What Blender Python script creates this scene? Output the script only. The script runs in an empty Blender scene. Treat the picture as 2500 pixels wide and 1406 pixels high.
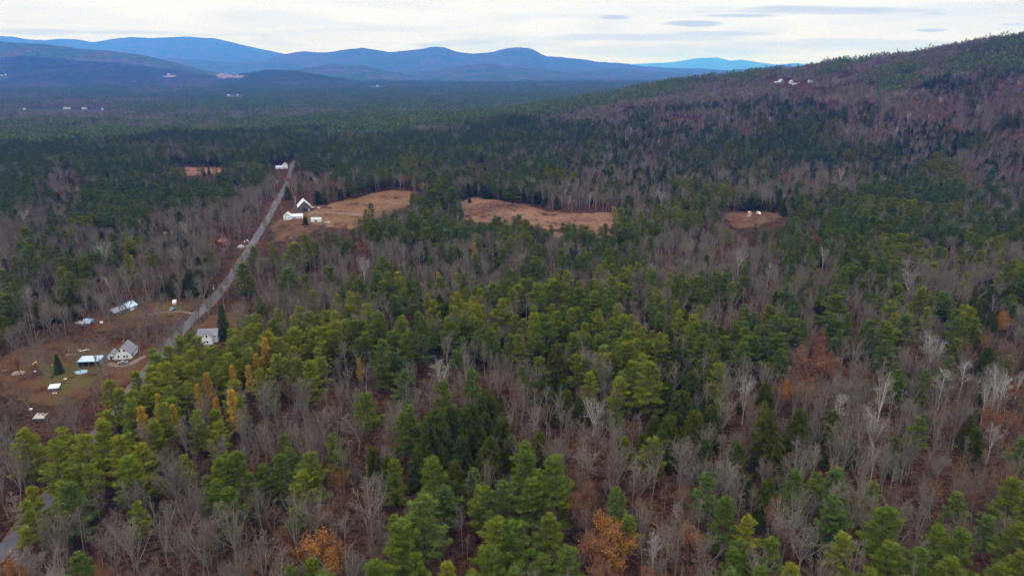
import bpy, math, random
import numpy as np
from mathutils import Vector

# ------------------------------------------------------------------ camera, sky, sun, exposure
SC = bpy.context.scene
COL = SC.collection
CAM_Z, PITCH, FPX = 120.0, math.radians(17.7), 1689.0      # FPX: focal length for a 2500 px wide picture
R = math.radians

cam_d = bpy.data.cameras.new("camera")
cam_d.sensor_width = 36.0
cam_d.lens = 36.0 * FPX / 2500.0
cam_d.clip_start, cam_d.clip_end = 1.0, 90000.0
cam = bpy.data.objects.new("camera", cam_d)
COL.objects.link(cam)
cam.location = (0, 0, CAM_Z)
cam.rotation_euler = (math.pi / 2 - PITCH, 0, 0)
SC.camera = cam

SC.view_settings.view_transform = 'Standard'
SC.view_settings.look = 'None'
SC.view_settings.exposure = 0.0
SC.view_settings.gamma = 1.0
SC.render.engine = 'CYCLES'
cy = SC.cycles
cy.max_bounces, cy.diffuse_bounces, cy.glossy_bounces = 3, 1, 1
cy.transmission_bounces, cy.volume_bounces, cy.transparent_max_bounces = 2, 1, 8
cy.caustics_reflective = cy.caustics_refractive = False
cy.use_adaptive_sampling, cy.adaptive_threshold = True, 0.02
cy.use_denoising = True
cy.denoiser = 'OPENIMAGEDENOISE'
cy.denoising_input_passes = 'RGB_ALBEDO_NORMAL'
cy.denoising_prefilter = 'NONE'

SUN_EL, SUN_AZ = R(38), R(215)        # azimuth clockwise from +Y: behind the camera, on the road's side

def nnew(nt, typ, **kw):
    n = nt.nodes.new(typ)
    for k, v in kw.items():
        setattr(n, k, v)
    return n

def math_n(nt, op, a, b=None, c=None, clamp=False):
    n = nt.nodes.new('ShaderNodeMath'); n.operation = op; n.use_clamp = clamp
    for i, v in enumerate((a, b, c)):
        if v is None:
            continue
        if hasattr(v, 'is_linked'):
            nt.links.new(v, n.inputs[i])
        else:
            n.inputs[i].default_value = v
    return n.outputs[0]

def mix_c(nt, fac, a, b):
    n = nt.nodes.new('ShaderNodeMix'); n.data_type = 'RGBA'
    for sock, v in ((n.inputs[0], fac), (n.inputs[6], a), (n.inputs[7], b)):
        if hasattr(v, 'is_linked'):
            nt.links.new(v, sock)
        else:
            sock.default_value = v if not isinstance(v, tuple) else (*v, 1.0)[:4]
    return n.outputs[2]

def ramp(nt, fac, stops):
    n = nt.nodes.new('ShaderNodeValToRGB')
    e = n.color_ramp.elements
    while len(e) < len(stops):
        e.new(0.5)
    for el, (p, c) in zip(e, stops):
        el.position = p
        el.color = (*c, 1.0) if len(c) == 3 else c
    nt.links.new(fac, n.inputs[0])
    return n.outputs[0]

def pix_dir(u, v):
    """world direction of a photograph pixel (2500 px wide frame)"""
    a, b = (u - 1250.0) / FPX, (703.0 - v) / FPX
    c, s = math.cos(PITCH), math.sin(PITCH)
    return a, c + b * s, -s + b * c

def build_world():
    w = bpy.data.worlds.new("World"); SC.world = w; w.use_nodes = True
    nt = w.node_tree; nt.nodes.clear(); L = nt.links
    out = nnew(nt, 'ShaderNodeOutputWorld')
    sky = nnew(nt, 'ShaderNodeTexSky'); sky.sky_type = 'NISHITA'; sky.sun_disc = False
    sky.sun_elevation, sky.sun_rotation = SUN_EL, SUN_AZ
    sky.altitude = 300; sky.air_density = 1.0; sky.dust_density = 1.5
    bg1 = nnew(nt, 'ShaderNodeBackground'); L.new(sky.outputs[0], bg1.inputs[0]); bg1.inputs[1].default_value = 0.1
    tc = nnew(nt, 'ShaderNodeTexCoord')
    sp = nnew(nt, 'ShaderNodeSeparateXYZ'); L.new(tc.outputs['Generated'], sp.inputs[0])
    x, y, z = sp.outputs
    zc = math_n(nt, 'ADD', math_n(nt, 'MAXIMUM', z, 0.0), 0.07)
    cmb = nnew(nt, 'ShaderNodeCombineXYZ')
    L.new(math_n(nt, 'DIVIDE', x, zc), cmb.inputs[0]); L.new(math_n(nt, 'DIVIDE', y, zc), cmb.inputs[1])
    n1 = nnew(nt, 'ShaderNodeTexNoise'); L.new(cmb.outputs[0], n1.inputs['Vector'])
    n1.inputs['Scale'].default_value = 0.55; n1.inputs['Detail'].default_value = 6; n1.inputs['Roughness'].default_value = 0.55
    n1.inputs['Distortion'].default_value = 0.6
    deck = ramp(nt, n1.outputs[0], [(0.34, (0.76, 0.80, 0.88)), (0.48, (0.87, 0.895, 0.955)), (0.62, (0.95, 0.965, 1.015))])
    # grey lens clouds low over the far ridge, placed by direction
    az = math_n(nt, 'DIVIDE', x, math_n(nt, 'MAXIMUM', y, 0.05))
    el = math_n(nt, 'DIVIDE', z, math_n(nt, 'MAXIMUM', y, 0.05))
    wob = nnew(nt, 'ShaderNodeTexNoise'); wob.inputs['Scale'].default_value = 1.0; wob.inputs['Detail'].default_value = 5
    wv = nnew(nt, 'ShaderNodeCombineXYZ')
    L.new(math_n(nt, 'MULTIPLY', az, 9.0), wv.inputs[0]); L.new(math_n(nt, 'MULTIPLY', el, 70.0), wv.inputs[1])
    L.new(wv.outputs[0], wob.inputs['Vector'])
    wobble = math_n(nt, 'MULTIPLY', math_n(nt, 'SUBTRACT', wob.outputs[0], 0.5), 2.6)
    total = None
    lens = [(2010, 24, 190, 10, .75), (1830, 39, 130, 6, .85), (1960, 30, 210, 8, .6), (2180, 26, 140, 5, .4),
            (1500, 43, 42, 6, .8), (1680, 58, 75, 7, .85), (1760, 84, 150, 6, .5), (2270, 75, 36, 4, .8),
            (2280, 34, 30, 3, .5), (2120, 110, 420, 14, .4), (1560, 92, 260, 10, .45), (1660, 125, 330, 18, .38),
            (90, 80, 110, 8, .45), (330, 80, 130, 5, .5), (480, 86, 120, 3, .35), (1060, 110, 60, 7, .5), (1120, 104, 90, 7, .35),
            (2480, 60, 40, 3, .5), (2000, 100, 90, 3, .35)]
    for (u, v, ru, rv, k) in lens:
        d = pix_dir(u, v); a0, e0 = d[0] / d[1], d[2] / d[1]
        qa = math_n(nt, 'DIVIDE', math_n(nt, 'SUBTRACT', az, a0), ru / FPX)
        qe = math_n(nt, 'DIVIDE', math_n(nt, 'SUBTRACT', el, e0), rv / FPX)
        r2 = math_n(nt, 'ADD', math_n(nt, 'MULTIPLY', qa, qa), math_n(nt, 'MULTIPLY', qe, qe))
        r2 = math_n(nt, 'ADD', r2, wobble)
        m = nnew(nt, 'ShaderNodeMapRange'); m.interpolation_type = 'SMOOTHSTEP'
        L.new(r2, m.inputs[0]); m.inputs[1].default_value = 1.15; m.inputs[2].default_value = 0.1
        m.inputs[3].default_value = 0.0; m.inputs[4].default_value = k
        total = m.outputs[0] if total is None else math_n(nt, 'MAXIMUM', total, m.outputs[0])
    total = math_n(nt, 'MULTIPLY', total, math_n(nt, 'GREATER_THAN', y, 0.1))
    deck2 = mix_c(nt, total, deck, (0.48, 0.54, 0.66))
    # below the horizon the world is hidden by the ground sheet
    bg2 = nnew(nt, 'ShaderNodeBackground'); L.new(deck2, bg2.inputs[0])
    # an overcast dome is brighter overhead than at its rim
    L.new(math_n(nt, 'ADD', 1.0, math_n(nt, 'MULTIPLY', math_n(nt, 'MAXIMUM', z, 0.0), 1.65)), bg2.inputs[1])
    mx = nnew(nt, 'ShaderNodeMixShader'); mx.inputs[0].default_value = 0.93
    L.new(bg1.outputs[0], mx.inputs[1]); L.new(bg2.outputs[0], mx.inputs[2]); L.new(mx.outputs[0], out.inputs[0])
    w.cycles.sampling_method = 'MANUAL'; w.cycles.sample_map_resolution = 512
build_world()

sun_d = bpy.data.lights.new("sun", 'SUN'); sun_d.energy = 0.8; sun_d.angle = R(14); sun_d.color = (1.0, 0.95, 0.87)
sun = bpy.data.objects.new("sun", sun_d); COL.objects.link(sun)
sd = Vector((math.sin(SUN_AZ) * math.cos(SUN_EL), math.cos(SUN_AZ) * math.cos(SUN_EL), math.sin(SUN_EL)))
sun.rotation_euler = sd.to_track_quat('Z', 'Y').to_euler()

# ------------------------------------------------------------------ helpers
def smooth(t):
    t = np.clip(t, 0, 1); return t * t * (3 - 2 * t)

def _hash(ix, iy, seed):
    h = (ix.astype(np.int64) * 374761393 + iy.astype(np.int64) * 668265263 + seed * 974711) & 0x7fffffff
    h = ((h ^ (h >> 13)) * 1274126177) & 0x7fffffff
    return ((h ^ (h >> 16)) & 0xffff) / 65535.0

def vnoise(x, y, s, seed=0):
    x, y = np.asarray(x, float) / s, np.asarray(y, float) / s
    ix, iy = np.floor(x), np.floor(y)
    fx, fy = smooth(x - ix), smooth(y - iy)
    a, b = _hash(ix, iy, seed), _hash(ix + 1, iy, seed)
    c, d = _hash(ix, iy + 1, seed), _hash(ix + 1, iy + 1, seed)
    return (a * (1 - fx) + b * fx) * (1 - fy) + (c * (1 - fx) + d * fx) * fy

def fbm(x, y, s, seed=0, o=3):
    t, a, tot = 0, 1.0, 0
    for k in range(o):
        t = t + a * vnoise(x, y, s / 2 ** k, seed + k); tot += a; a *= .5
    return t / tot

CE, CN, CA = np.array([-.78, .625]), np.array([-.625, -.78]), np.array([1036., 1400.])
def terr(x, y):
    """ground height"""
    x, y = np.asarray(x, float), np.asarray(y, float)
    z = -18 * smooth((y - 800) / 1800) - 5 * smooth((-x - 150) / 500)
    z = z + 3.5 * (fbm(x, y, 170, 3, 2) - .5) * smooth(np.hypot(x, y) / 300)
    s = (x - CA[0]) * CE[0] + (y - CA[1]) * CE[1]
    d = (x - CA[0]) * CN[0] + (y - CA[1]) * CN[1]
    zc = np.interp(s, [-1600, -700, 0, 250, 430, 620, 792, 980, 1166, 1300], [330, 262, 183, 148, 126, 104, 84, 48, 10, 0])
    t = np.clip(d / 950, 0, 1)
    prof = np.where(d > 0, (1 - t) ** 1.35, 1 - smooth(-d / 900))
    z = z + zc * prof + 16 * (fbm(x, y, 260, 9, 2) - .5) * np.clip(zc / 120, 0, 1) * prof
    z = z + 7.5 * np.exp(-(((x + 100) / 95) ** 2 + ((y - 655) / 60) ** 2))      # pasture knoll
    z = z + 4.0 * np.exp(-(((x - 10) / 60) ** 2 + ((y - 610) / 45) ** 2))
    z = z + 2.5 * (fbm(x, y, 900, 21, 2) - .5) * 8 * smooth((y - 2200) / 2500)
    return z

def terr1(x, y):
    return float(terr(x, y))

def unproj(u, v, h=0.0):
    """where the ray of a photograph pixel meets the ground (or a level h above it)"""
    d = np.array(pix_dir(u, v)); t = 60.0
    for _ in range(4000):
        p = np.array([0, 0, CAM_Z]) + d * t
        g = p[2] - terr1(p[0], p[1]) - h
        if g < 0.02:
            break
        t += max(g * 0.8, 0.05) if g > 2 else max(g * 1.0, 0.03)
        if t > 60000:
            break
    return p[0], p[1]

def project(x, y, z):
    x, y, z = np.asarray(x, float), np.asarray(y, float), np.asarray(z, float) - CAM_Z
    c, s = math.cos(PITCH), math.sin(PITCH)
    dep = y * c - z * s
    up = y * s + z * c
    return 1250 + FPX * x / dep, 703 - FPX * up / dep, dep

def mesh_obj(name, verts, faces, mats=(), parent=None, link=True, mat_idx=None, smooth_sh=False):
    me = bpy.data.meshes.new(name)
    me.from_pydata([tuple(v) for v in verts], [], [tuple(f) for f in faces])
    for m in mats if isinstance(mats, (list, tuple)) else (mats,):
        me.materials.append(m)
    if mat_idx is not None:
        me.polygons.foreach_set('material_index', mat_idx)
    if smooth_sh:
        me.polygons.foreach_set('use_smooth', [True] * len(me.polygons))
    me.update()
    o = bpy.data.objects.new(name, me)
    if link:
        COL.objects.link(o)
    if parent is not None:
        o.parent = parent
    return o

def tri_mesh(name, V, mats):
    """mesh from an (n,3,3) array of triangles"""
    V = np.asarray(V, np.float32); n = len(V)
    me = bpy.data.meshes.new(name)
    me.vertices.add(n * 3); me.loops.add(n * 3); me.polygons.add(n)
    me.vertices.foreach_set('co', V.reshape(-1))
    me.loops.foreach_set('vertex_index', np.arange(n * 3, dtype=np.int32))
    me.polygons.foreach_set('loop_start', np.arange(0, n * 3, 3, dtype=np.int32))
    try:
        me.polygons.foreach_set('loop_total', np.full(n, 3, np.int32))
    except Exception:
        pass
    me.update(calc_edges=True); me.validate()
    for m in mats:
        me.materials.append(m)
    return me

def tag(o, label=None, cat=None, group=None, kind=None):
    if label: o['label'] = label
    if cat: o['category'] = cat
    if group: o['group'] = group
    if kind: o['kind'] = kind
    return o

def empty(name, loc, rz=0.0):
    o = bpy.data.objects.new(name, None); COL.objects.link(o)
    o.empty_display_size = 0.5
    o.location = loc; o.rotation_euler = (0, 0, rz)
    return o

# ------------------------------------------------------------------ materials
def base_mat(name):
    m = bpy.data.materials.new(name); m.use_nodes = True
    nt = m.node_tree; nt.nodes.clear()
    out = nnew(nt, 'ShaderNodeOutputMaterial')
    return m, nt, out

def noise_n(nt, scale, detail=3, coord='Object', rough=.6):
    tc = nnew(nt, 'ShaderNodeTexCoord') if coord != 'Position' else nnew(nt, 'ShaderNodeNewGeometry')
    n = nnew(nt, 'ShaderNodeTexNoise')
    nt.links.new(tc.outputs[coord], n.inputs['Vector'])
    n.inputs['Scale'].default_value = scale; n.inputs['Detail'].default_value = detail; n.inputs['Roughness'].default_value = rough
    return n.outputs[0]

def foliage_mat(name, cols, clump=0.35, cscale=.55):
    """cols: two to four base colours; one per tree by chance, mottled within the crown"""
    m, nt, out = base_mat(name)
    oi = nnew(nt, 'ShaderNodeObjectInfo')
    st = [(i / max(1, len(cols) - 1), c) for i, c in enumerate(cols)]
    c = ramp(nt, oi.outputs['Random'], st)
    nz = noise_n(nt, cscale, 3)
    br = nnew(nt, 'ShaderNodeMapRange'); nt.links.new(nz, br.inputs[0])
    br.inputs[1].default_value = .3; br.inputs[2].default_value = .7
    br.inputs[3].default_value = 1 - clump; br.inputs[4].default_value = 1 + clump
    vm = nnew(nt, 'ShaderNodeVectorMath', operation='SCALE'); nt.links.new(c, vm.inputs[0]); nt.links.new(br.outputs[0], vm.inputs[3])
    d = nnew(nt, 'ShaderNodeBsdfDiffuse'); nt.links.new(vm.outputs[0], d.inputs[0])
    nt.links.new(d.outputs[0], out.inputs[0])
    return m

def plain_mat(name, col, rough=.8, var=.12, scale=2.0, col2=None, metal=0.0, spec=.3, coord='Object'):
    m, nt, out = base_mat(name)
    p = nnew(nt, 'ShaderNodeBsdfPrincipled')
    nz = noise_n(nt, scale, 4, coord)
    a = tuple(max(0, x * (1 - var)) for x in col)
    b = col2 or tuple(min(1, x * (1 + var)) for x in col)
    c = ramp(nt, nz, [(.3, a), (.7, b)])
    nt.links.new(c, p.inputs['Base Color'])
    p.inputs['Roughness'].default_value = rough; p.inputs['Metallic'].default_value = metal
    p.inputs['Specular IOR Level'].default_value = spec
    nt.links.new(p.outputs[0], out.inputs[0])
    return m

M = {}
M['pine_green'] = foliage_mat('pine_needles_green', [(0.06458, 0.09239, 0.01197), (0.08942, 0.1135, 0.01283), (0.07038, 0.1034, 0.01539), (0.106, 0.119, 0.01283)])
M['pine_yellow'] = foliage_mat('pine_needles_yellow_green', [(0.1305, 0.1478, 0.0117), (0.1575, 0.1602, 0.0126), (0.1125, 0.1426, 0.0144), (0.171, 0.1566, 0.0135)])
M['pine_blue'] = foliage_mat('pine_needles_blue_green', [(0.0594, 0.09152, 0.0234), (0.072, 0.1056, 0.0252), (0.081, 0.1091, 0.0198)])
M['hemlock'] = foliage_mat('hemlock_needles', [(0.04044, 0.05366, 0.005702), (0.05599, 0.06557, 0.006221), (0.03499, 0.05067, 0.007258), (0.0661, 0.06557, 0.005702)])
M['spruce'] = foliage_mat('spruce_needles', [(.048, .078, .030), (.060, .090, .030)])
M['larch'] = foliage_mat('golden_needles', [(0.357, 0.2074, 0.02295), (0.391, 0.2489, 0.02678), (0.306, 0.1555, 0.02295)])
M['oak_rust'] = foliage_mat('rust_leaves', [(0.2295, 0.08925, 0.034), (0.1955, 0.0765, 0.0425), (0.2635, 0.1062, 0.02975)])
M['oak_orange'] = foliage_mat('orange_leaves', [(0.357, 0.1403, 0.0255), (0.391, 0.17, 0.0255), (0.323, 0.1105, 0.0255)])
M['twig_grey'] = foliage_mat('grey_twigs', [(0.1383, 0.1113, 0.08598), (0.1801, 0.1511, 0.1224), (0.1257, 0.09701, 0.07578), (0.2136, 0.1829, 0.1501)], .15)
M['twig_brown'] = foliage_mat('brown_twigs', [(0.1477, 0.0861, 0.056), (0.1806, 0.1068, 0.07), (0.1396, 0.0861, 0.0616)], .2)
M['twig_pale'] = foliage_mat('pale_twigs', [(0.2992, 0.2706, 0.2464), (0.2584, 0.231, 0.2112), (0.3264, 0.2904, 0.256)], .12)
M['bark_grey'] = foliage_mat('grey_bark', [(0.1696, 0.1453, 0.1226), (0.2276, 0.2006, 0.1739), (0.1339, 0.1107, 0.0927)], .25)
M['bark_brown'] = foliage_mat('brown_bark', [(0.063, 0.049, 0.042), (0.084, 0.0665, 0.056)], .25)
M['bark_birch'] = foliage_mat('birch_bark', [(0.493, 0.4675, 0.442), (0.425, 0.3995, 0.374)], .2)
M['brush'] = foliage_mat('brush_twigs', [(0.08364, 0.04506, 0.02857), (0.1004, 0.06144, 0.04147), (0.08922, 0.05632, 0.04378), (0.06691, 0.03584, 0.02304)], .3)
M['shrub'] = foliage_mat('dark_shrub_twigs', [(.055, .035, .026), (.075, .05, .036), (.05, .04, .022)], .3)

# ------------------------------------------------------------------ setting: ground, road, fields, hills
def ground_mat():
    m, nt, out = base_mat('leaf_litter'); L = nt.links
    geo = nnew(nt, 'ShaderNodeNewGeometry')
    a = noise_n(nt, 0.035, 5, 'Position'); b = noise_n(nt, 0.6, 6, 'Position', .7); c = noise_n(nt, 0.008, 3, 'Position')
    c1 = ramp(nt, b, [(.35, (.011, .007, .005)), (.47, (.045, .022, .013)), (.60, (.100, .045, .025)), (.76, (.145, .078, .047))])
    c2 = ramp(nt, b, [(.35, (.011, .008, .006)), (.5, (.045, .028, .019)), (.72, (.105, .066, .046))])
    near = mix_c(nt, ramp(nt, a, [(.42, (0, 0, 0)), (.6, (1, 1, 1))]), c1, c2)
    far = canopy_colour(nt)
    sp = nnew(nt, 'ShaderNodeSeparateXYZ'); L.new(geo.outputs['Position'], sp.inputs[0])
    mr = nnew(nt, 'ShaderNodeMapRange'); L.new(sp.outputs[1], mr.inputs[0]); mr.inputs[1].default_value = 1600; mr.inputs[2].default_value = 3200
    col = mix_c(nt, mr.outputs[0], near, far)
    d = nnew(nt, 'ShaderNodeBsdfDiffuse'); L.new(col, d.inputs[0]); L.new(d.outputs[0], out.inputs[0])
    return m

def canopy_colour(nt):
    """far woodland seen as a mass: dark conifer and grey-brown hardwood stands"""
    a = noise_n(nt, 0.0022, 5, 'Position', .62); b = noise_n(nt, 0.02, 5, 'Position', .75)
    con = ramp(nt, b, [(.36, (.010, .022, .010)), (.64, (.066, .108, .040))])
    har = ramp(nt, b, [(.36, (.030, .031, .030)), (.64, (.098, .086, .080))])
    return mix_c(nt, ramp(nt, a, [(.44, (0, 0, 0)), (.58, (1, 1, 1))]), con, har)

def hill_mat():
    m, nt, out = base_mat('far_woodland')
    d = nnew(nt, 'ShaderNodeBsdfDiffuse'); nt.links.new(canopy_colour(nt), d.inputs[0]); nt.links.new(d.outputs[0], out.inputs[0])
    return m
M['ground'] = ground_mat(); M['hill'] = hill_mat()

def field_mat(name, stops, s1=.05, s2=.8, mix=.5, rows=0.0):
    m, nt, out = base_mat(name); L = nt.links
    a = noise_n(nt, s1, 5, 'Position', .6); b = noise_n(nt, s2, 6, 'Position', .75)
    f = math_n(nt, 'ADD', math_n(nt, 'MULTIPLY', a, 1 - mix), math_n(nt, 'MULTIPLY', b, mix))
    if rows:        # old mowing lines
        g = nnew(nt, 'ShaderNodeNewGeometry'); wv = nnew(nt, 'ShaderNodeTexWave'); L.new(g.outputs['Position'], wv.inputs['Vector'])
        wv.bands_direction = 'DIAGONAL'; wv.inputs['Scale'].default_value = .05; wv.inputs['Distortion'].default_value = 9.0; wv.inputs['Detail'].default_value = 3; wv.inputs['Detail Scale'].default_value = .4
        f = math_n(nt, 'ADD', f, math_n(nt, 'MULTIPLY', math_n(nt, 'SUBTRACT', wv.outputs['Fac'], .5), rows))
    d = nnew(nt, 'ShaderNodeBsdfDiffuse'); L.new(ramp(nt, f, stops), d.inputs[0]); L.new(d.outputs[0], out.inputs[0])
    return m
M['pasture'] = field_mat('dry_pasture_grass', [(.38, (.055, .028, .019)), (.45, (.120, .062, .040)), (.53, (.178, .098, .063)), (.64, (.22, .130, .084))], .03, .3, .55, .025)
M['meadow'] = field_mat('yellow_meadow_grass', [(.38, (.062, .036, .018)), (.46, (.120, .068, .034)), (.54, (.165, .091, .050)), (.64, (.175, .115, .056))], .05, .5, .5, .025)
M['lawn'] = field_mat('leaf_strewn_lawn', [(.36, (.038, .020, .013)), (.45, (.082, .038, .022)), (.53, (.098, .054, .027)), (.62, (.074, .066, .025))], .07, .8, .5)
M['olive'] = field_mat('olive_lawn_grass', [(.36, (.055, .036, .017)), (.46, (.085, .062, .023)), (.54, (.078, .072, .024)), (.64, (.062, .074, .026))], .09, .9, .5)
M['oldfield'] = field_mat('rough_brown_grass', [(.36, (.045, .024, .016)), (.47, (.092, .048, .030)), (.6, (.135, .078, .047))], .07, 1.0, .5)
M['asphalt'] = field_mat('worn_asphalt', [(.35, (.070, .069, .080)), (.5, (.105, .103, .118)), (.65, (.14, .138, .152))], .12, 2.0, .5)
M['shoulder'] = field_mat('dirt_shoulder', [(.35, (.085, .048, .032)), (.5, (.14, .078, .052)), (.65, (.20, .125, .088))], .2, 1.5, .6)
M['drive'] = field_mat('gravel_drive', [(.35, (.11, .08, .062)), (.5, (.17, .13, .104)), (.65, (.23, .185, .155))], .3, 2.0, .6)

def build_ground():
    rad = [0, 25, 50]
    r = 70.0
    while r < 60000:
        rad.append(r); r *= 1.022 if r < 2600 else 1.05
    az = list(np.arange(-50, 50.01, .45)) + list(np.arange(55, 306, 5))
    az = np.radians(az); na, nr = len(az), len(rad)
    X = np.outer(rad, np.sin(az)); Y = np.outer(rad, np.cos(az)); Z = terr(X, Y)
    Z[np.array(rad) > 12000] -= 8
    V = np.stack([X, Y, Z], -1).reshape(-1, 3)
    F = [(i * na + j, i * na + (j + 1) % na, (i + 1) * na + (j + 1) % na, (i + 1) * na + j) for i in range(nr - 1) for j in range(na)]
    F = [f[::-1] for f in F]
    o = mesh_obj('ground', V, F, [M['ground']], smooth_sh=True)
    tag(o, 'brown leaf-strewn woodland floor stretching to the hills', kind='structure')
build_ground()

def inside(px, py, poly):
    r = np.zeros(px.shape, bool); n = len(poly)
    for i in range(n):
        (x1, y1), (x2, y2) = poly[i], poly[(i + 1) % n]
        c = (y1 > py) != (y2 > py)
        with np.errstate(divide='ignore', invalid='ignore'):
            r ^= c & (px < (x2 - x1) * (py - y1) / (y2 - y1 + 1e-12) + x1)
    return r

def drape(name, poly, mat, dz, res, ragged=3.0, label=None, zf=terr):
    P = np.array(poly); x0, y0 = P.min(0) - res * 2; x1, y1 = P.max(0) + res * 2
    gx, gy = np.arange(x0, x1, res), np.arange(y0, y1, res)
    X, Y = np.meshgrid(gx, gy)
    cx, cy_ = X[:-1, :-1] + res / 2, Y[:-1, :-1] + res / 2
    wx = cx + ragged * 2 * (fbm(cx, cy_, 14, 5) - .5); wy = cy_ + ragged * 2 * (fbm(cx, cy_, 14, 77) - .5)
    ins = inside(wx, wy, poly)
    Z = zf(X, Y) + dz; nx = len(gx)
    idx = {}; V = []; F = []
    for j, i in zip(*np.nonzero(ins)):
        q = []
        for (a, b) in ((j, i), (j, i + 1), (j + 1, i + 1), (j + 1, i)):
            k = a * nx + b
            if k not in idx:
                idx[k] = len(V); V.append((X[a, b], Y[a, b], Z[a, b]))
            q.append(idx[k])
        F.append(q)
    o = mesh_obj(name, V, F, [mat], smooth_sh=True)
    tag(o, label, kind='structure')
    return o

def up(pts, h=0):
    return [unproj(u, v, h) for u, v in pts]

FIELDS = {
 'pasture': up([(1118, 494), (1140, 484), (1165, 483), (1190, 487), (1225, 489), (1250, 497), (1300, 506), (1330, 515), (1400, 521), (1460, 519), (1510, 523), (1520, 536), (1490, 556), (1430, 566), (1380, 556), (1330, 560), (1260, 552), (1200, 545), (1150, 540), (1122, 524)]),
 'pasture_lower': up([(1330, 566), (1400, 568), (1480, 560), (1500, 572), (1440, 590), (1380, 588)]),
 'meadow': up([(745, 520), (800, 500), (850, 488), (900, 476), (950, 466), (1000, 468), (1010, 500), (960, 520), (900, 545), (860, 560), (790, 555), (760, 545)]),
 'farm_yard': up([(660, 555), (690, 530), (715, 508), (755, 498), (800, 505), (800, 545), (770, 560), (740, 575), (700, 590), (668, 590)]),
 'clearing': up([(1765, 522), (1800, 518), (1850, 518), (1905, 519), (1915, 526), (1880, 540), (1845, 552), (1805, 560), (1780, 545)]),
 'west_field': up([(395, 417), (450, 408), (560, 410), (600, 420), (520, 425), (440, 432)]),
 'small_field': up([(125, 465), (150, 456), (205, 458), (210, 465), (160, 470)]),
 'lawn': up([(0, 870), (40, 850), (130, 835), (230, 840), (340, 830), (375, 870), (350, 920), (250, 960), (170, 990), (90, 985), (0, 960)]),
 'mid_lawn': up([(180, 790), (250, 770), (340, 745), (440, 730), (500, 740), (460, 770), (420, 790), (330, 800), (230, 805)]),
 'spruce_lawn': up([(375, 590), (400, 565), (430, 560), (425, 590), (390, 605)]),
 'house_lawn': up([(470, 800), (530, 765), (600, 760), (610, 785), (560, 815), (500, 840)]),
}
drape('pasture_field', FIELDS['pasture'], M['pasture'], .14, 2.6, 7, 'tan dry grass pasture on a gentle slope before the dark wood')
drape('pasture_field', FIELDS['pasture_lower'], M['pasture'], .10, 3.5, 5, 'lower end of the tan pasture behind a line of pines')
drape('meadow', FIELDS['meadow'], M['meadow'], .14, 2.6, 6, 'yellow-brown meadow rising beside the barn')
drape('farm_yard_grass', FIELDS['farm_yard'], M['oldfield'], .10, 3.0, 4, 'rust-brown rough grass round the white farmhouse')
drape('clearing', FIELDS['clearing'], M['oldfield'], .12, 2.6, 6, 'small brown clearing in the wood with a parked van')
drape('hay_field', FIELDS['west_field'], M['pasture'], .15, 5.0, 4, 'pale hay field beyond the dark pine belt')
drape('hay_field', FIELDS['small_field'], M['pasture'], .15, 4.0, 3, 'thin orange-brown field strip among bare trees')
drape('lawn', FIELDS['lawn'], M['lawn'], .10, 2.0, 4, 'leaf-strewn lawn round the swimming pool')
drape('lawn', up([(95, 900), (135, 893), (185, 888), (232, 895), (258, 920), (225, 945), (165, 962), (120, 945)]), M['olive'], .17, 1.6, 4, 'olive-green mown grass right round the swimming pool')
drape('lawn', up([(385, 755), (430, 742), (465, 748), (455, 760), (410, 770)]), M['olive'], .17, 1.6, 3, 'olive-green strip of grass below the camper trailer')
drape('lawn', FIELDS['mid_lawn'], M['lawn'], .10, 2.0, 4, 'patchy grass between the blue-roofed house and the road')
drape('lawn', FIELDS['spruce_lawn'], M['meadow'], .10, 2.5, 3, 'small green-brown lawn beside the dark spruces')
drape('lawn', FIELDS['house_lawn'], M['lawn'], .12, 2.0, 3, 'leafy lawn behind the white porch house')

def catmull(P, n=14):
    P = [np.array(p) for p in P]; P = [2 * P[0] - P[1]] + P + [2 * P[-1] - P[-2]]
    o = []
    for i in range(1, len(P) - 2):
        for k in range(n):
            t = k / n
            o.append(.5 * ((2 * P[i]) + (-P[i - 1] + P[i + 1]) * t + (2 * P[i - 1] - 5 * P[i] + 4 * P[i + 1] - P[i + 2]) * t * t + (-P[i - 1] + 3 * P[i] - 3 * P[i + 1] + P[i + 2]) * t ** 3))
    o.append(P[-2]); return np.array(o)

def strip(name, line, w, mat, dz, label, cols=3, wob=0.0):
    T = np.gradient(line, axis=0); T /= np.linalg.norm(T, axis=1)[:, None]
    N = np.stack([-T[:, 1], T[:, 0]], 1)
    V, F = [], []
    for i, (p, n) in enumerate(zip(line, N)):
        ww = w * (1 + wob * (vnoise(p[0], p[1], 9, 4) - .5))
        for c in range(cols):
            q = p + n * ww * (c / (cols - 1) - .5)
            V.append((q[0], q[1], terr1(q[0], q[1]) + dz))
    for i in range(len(line) - 1):
        for c in range(cols - 1):
            a = i * cols + c; F.append((a, a + cols, a + cols + 1, a + 1))
    F = [f[::-1] for f in F]
    o = mesh_obj(name, V, F, [mat], smooth_sh=True)
    # make faces look up
    if o.data.polygons[0].normal.z < 0:
        o.data.flip_normals()
    tag(o, label, kind='structure'); return o

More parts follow.
